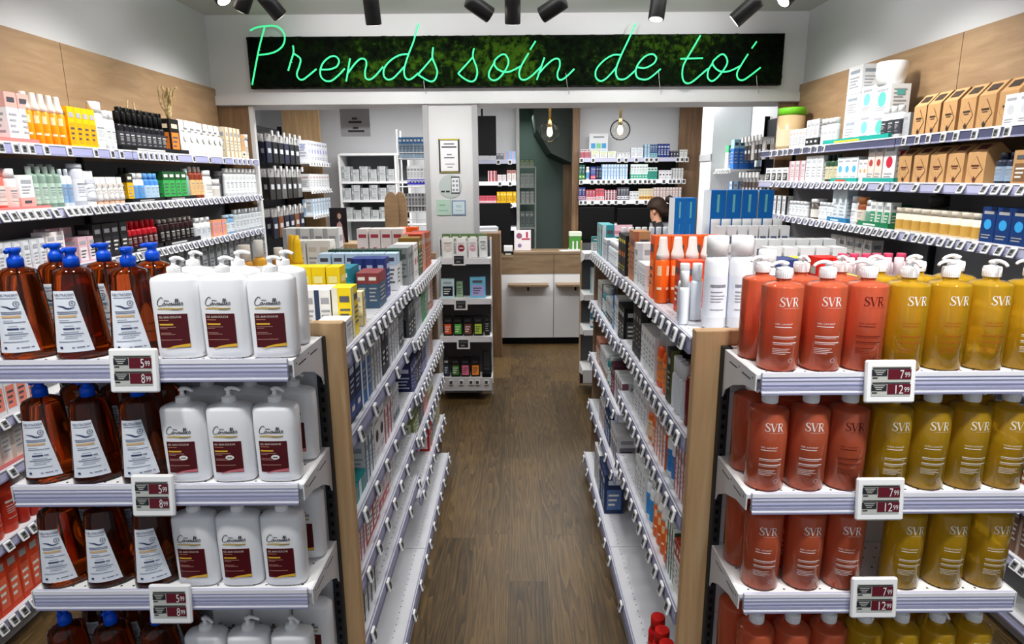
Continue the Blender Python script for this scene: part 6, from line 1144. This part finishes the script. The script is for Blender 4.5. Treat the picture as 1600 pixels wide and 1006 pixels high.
# ---- pendant globes
GLS = bpy.data.materials.new('clear_glass'); GLS.use_nodes = True; nt = GLS.node_tree; nt.nodes.clear()
ou = nt.nodes.new('ShaderNodeOutputMaterial'); mxs = nt.nodes.new('ShaderNodeMixShader'); fz = nt.nodes.new('ShaderNodeFresnel'); fz.inputs[0].default_value = 1.12; tr_ = nt.nodes.new('ShaderNodeBsdfTransparent'); gl = nt.nodes.new('ShaderNodeBsdfGlossy'); gl.inputs['Roughness'].default_value = .03; tr_.inputs[0].default_value = (.94, .93, .9, 1)
nt.links.new(fz.outputs[0], mxs.inputs[0]); nt.links.new(tr_.outputs[0], mxs.inputs[1]); nt.links.new(gl.outputs[0], mxs.inputs[2]); nt.links.new(mxs.outputs[0], ou.inputs[0])
BRASS = M('#b08a4a', .3, 1.0)
for px, py, st, lab in ((859, 206, BRASS, 'clear globe pendant lamp with brass stem in front of the doorway'), (969, 203, M('#6a5a3c', .4, .6), 'clear globe pendant lamp with dark stem in front of the medicine shelves')):
    c = P(px, py, Y=6.2); r = .094; g_ = MB(); g_.lathe([(r * math.sin(math.pi * i / 20) + .0005, -r * math.cos(math.pi * i / 20)) for i in range(20)], GLS, 28, cap=False); bu = MB(); bu.lathe([(.006, -.045), (.022, -.03), (.028, -.005), (.02, .03), (.014, .045)], M('#ffe2ac', .3, emit=5.0), 16); s_ = MB(); s_.cyl((0, 0, .045), (0, 0, 2.62 - c.z - .001), .012, st, 12); s_.cyl((0, 0, .04), (0, 0, .10), .02, st, 14); s_.lathe([(.05, 2.6 - c.z), (.05, 2.619 - c.z)], st, 18)
    thing('pendant_lamp', lab, 'lamp', [('globe', g_.build('globe')), ('bulb', bu.build('bulb')), ('stem', s_.build('stem'))], tuple(c))
    l = bpy.data.lights.new('pendant_light', 'POINT'); l.energy = 6; l.shadow_soft_size = .03; l.color = (1, .85, .62); lo = bpy.data.objects.new('pendant_light', l); COL.objects.link(lo); lo.location = c
# ================================================================== the seated person behind the counter
hx, hy = 1.62, 7.02
SKIN = M('#c89478', .5); CLOTH = M('#2c2b30', .8); HAIR = M('#2e1d14', .6)
def skinv(verts, edges, radii):
    import bmesh
    me = bpy.data.meshes.new('b'); bm = bmesh.new(); ly = bm.verts.layers.skin.verify(); vs = [bm.verts.new(v) for v in verts]
    for a, b in edges: bm.edges.new((vs[a], vs[b]))
    for i, v in enumerate(vs): v[ly].radius = radii[i] if isinstance(radii[i], tuple) else (radii[i], radii[i]); v[ly].use_root = i == 0
    bm.to_mesh(me); bm.free(); o = bpy.data.objects.new('b', me); COL.objects.link(o); m_ = o.modifiers.new('skin', 'SKIN'); m_.use_smooth_shade = True; s_ = o.modifiers.new('sub', 'SUBSURF'); s_.levels = 2
    dg = bpy.context.evaluated_depsgraph_get(); r = bpy.data.meshes.new_from_object(o.evaluated_get(dg)); bpy.data.objects.remove(o)
    for p in r.polygons: p.use_smooth = True
    return r
V_, E_, R_ = [], [], []
def jv(p, r): V_.append(p); R_.append(r); return len(V_) - 1
def je(*ids):
    for a, b in zip(ids, ids[1:]): E_.append((a, b))
pel = jv((0, .10, .58), (.15, .11)); wai = jv((0, .06, .76), (.135, .10)); che = jv((0, 0, .98), (.155, .11)); nb = jv((0, -.04, 1.12), (.07, .065)); nk = jv((0, -.06, 1.19), .05); hd = jv((-.015, -.09, 1.29), (.072, .085)); ht = jv((-.015, -.08, 1.385), (.068, .08)); je(pel, wai, che, nb, nk, hd, ht)
for s_ in (-1, 1):
    sh_ = jv((s_ * .155, -.02, 1.07), .056); el = jv((s_ * .175, .0, .84), .042); wr_ = jv((s_ * .15, -.15, .735), .03); pm = jv((s_ * .125, -.20, .69), (.036, .018)); je(che, sh_, el, wr_, pm)
    for i in range(4): f1 = jv((s_ * (.15 - .02 * i), -.245, .677), .0095); f2 = jv((s_ * (.148 - .02 * i), -.272 - .006 * (i in (1, 2)), .662), .0085); je(pm, f1, f2)
    t1 = jv((s_ * .085, -.21, .69), .01); t2 = jv((s_ * .072, -.235, .683), .009); je(pm, t1, t2)
    hp = jv((s_ * .10, .08, .56), .085); kn = jv((s_ * .13, -.26, .56), .06); an = jv((s_ * .13, -.22, .30), .042); ft = jv((s_ * .13, -.31, .27), .035); je(pel, hp, kn, an, ft)
body = skinv(V_, E_, R_); body.materials.append(SKIN); body.materials.append(CLOTH)
for p in body.polygons:
    c = p.center; p.material_index = 1 if c.z < 1.185 and not (c.y < -.17 and .648 < c.z < .75) else 0
fc = MB()
for s_ in (-1, 1): fc.lathe([(.002, -.009), (.009, -.004), (.009, .004), (.002, .009)], M('#f0ece8', .3), 10, -.015 + s_ * .028, -.168); fc.lathe([(.001, -.005), (.005, 0), (.001, .005)], M('#2a1a12', .3), 8, -.015 + s_ * .028, -.176)
for i in range(len(fc.v)): fc.v[i] = (fc.v[i][0], fc.v[i][1], fc.v[i][2] + 1.315)
fc.lathe([(.006, 1.30), (.012, 1.275), (.013, 1.268), (.006, 1.264)], SKIN, 10, -.015, -.178); fc.loft([[(-.015 + .024 * math.cos(t * math.pi / 8), -.168 - .004 * math.cos(t * math.pi / 4) , 1.235 + dz + .006 * math.sin(t * math.pi / 8)) for t in range(16)] for dz in (0, .001)], M('#a0584c', .5), False)
for s_ in (-1, 1): fc.lathe([(.008, 1.27), (.016, 1.285), (.017, 1.31), (.008, 1.33)], SKIN, 10, -.015 + s_ * .079, -.08, .5, 1)
hr = MB(); N1, N2 = 18, 12; rr = []
for i in range(N2 + 1):
    ph = math.pi * .80 * i / N2
    rr.append([(-.015 + (.098 * math.sin(ph) + .001) * math.cos(2 * math.pi * j / N1), -.065 + (.11 * math.sin(ph) + .001) * math.sin(2 * math.pi * j / N1) + (.045 if i > 8 else 0), 1.335 + .118 * math.cos(ph) + ((.05 + .035 * (i - 8)) * max(0, -math.sin(2 * math.pi * j / N1)) if i > 8 else 0)) for j in range(N1)])
hr.loft(rr, HAIR, True, False); hr.lathe([(.005, 1.38), (.038, 1.40), (.045, 1.425), (.038, 1.45), (.005, 1.468)], HAIR, 14, -.03, .06)
pe = thing('person', 'person with brown pinned-up hair and dark top seated behind the counter', 'person', [('body', body, [('face', fc.build('face'))]), ('hair', hr.build('hair'))], (hx, hy, .04), -1.95)
sto = MB(); sto.lathe([(.17, .44), (.18, .45), (.18, .475), (.17, .485)], DARK, 22); lg = MB().cyl((0, 0, .03), (0, 0, .44), .025, GREY, 12); bs = MB(); bs.lathe([(.2, 0), (.2, .015), (.03, .03)], GREY, 22)
thing('stool', 'dark round stool under the seated person', 'stool', [('seat', sto.build('seat')), ('column', lg.build('column')), ('base', bs.build('base'))], (hx - .05, hy + .10, 0))
# ================================================================== price tags
def tag_mesh(q):
    b = MB(); w, h = .034 * q, .040 * q
    b.rbox(-w / 2, w / 2, 0, .007, -h, 0, WHITE, .002); e = -.0006
    b.quad([(-w * .36, e, -h * .86), (w * .36, e, -h * .86), (w * .36, e, -h * .15), (-w * .36, e, -h * .15)], M('#7c7e7d', .4))
    b.quad([(-w * .22, 2 * e, -h * .58), (w * .22, 2 * e, -h * .58), (w * .22, 2 * e, -h * .26), (-w * .22, 2 * e, -h * .26)], INK); b.quad([(-w * .25, 2 * e, -h * .78), (w * .15, 2 * e, -h * .78), (w * .15, 2 * e, -h * .66), (-w * .25, 2 * e, -h * .66)], INK)
    return b.build('price_tag')
_TM = {}
dg_ = bpy.context.evaluated_depsgraph_get(); dg_.update()
def seen(loc):
    for dx, dz in ((0, -.02), (0, -.004), (0, -.036)):
        v = Vector((loc[0] * (1 - .012 / max(.2, abs(loc[0]))) if abs(loc[0]) > .3 else loc[0], loc[1] - .012, loc[2] + dz)) - EYE; ok = SC.ray_cast(dg_, EYE, v.normalized(), distance=v.length - .02)
        if not ok[0]: return True
    return False
rank = []
for t in TAGQ:
    x, y, d = PX(t[0]); rank.append((t[4] / d if -20 < x < 1620 and -20 < y < 1030 and d > .1 and seen(t[0]) else 0, t))
print('tags', len(rank), 'seen', sum(r[0] > 0 for r in rank))
rank.sort(key=lambda r: -r[0]); rest = MB()
for i, (k, (loc, rz, lab, g, q)) in enumerate(rank):
    if k <= 0: continue
    if q not in _TM: _TM[q] = tag_mesh(q)
    tilt = math.radians(-6 if loc[2] > 1.78 or abs(rz) < .1 else -14 if abs(loc[0]) < 1 else -26)
    if i < 300:
        o = thing('price_tag', lab, 'price tag', [(None, _TM[q])], loc, 0, g); o.rotation_euler = (tilt, 0, rz)
    else:
        mt = Matrix.Translation(loc) @ Matrix.Rotation(rz, 4, 'Z') @ Matrix.Rotation(tilt, 4, 'X'); me = _TM[q]; off = len(rest.v)
        rest.v += [tuple(mt @ v.co) for v in me.vertices]
        for f in me.polygons: rest.f.append(tuple(off + j for j in f.vertices)); rest.mi.append(rest.m(me.materials[f.material_index])); rest.sm.append(False)
if rest.v:
    o = mesh_ob('price_tags', rest.build('price_tags')); o['kind'] = 'stuff'; tag(o, 'small white price tags along the far shelf rails', 'price tags')
for l, v in LABELS.items():
    if len(v) > 1: print('DUPLICATE', len(v), l)
    if not 4 <= len(l.split()) <= 16: print('LENGTH', len(l.split()), l)
print('things', sum(len(v) for v in LABELS.values()))
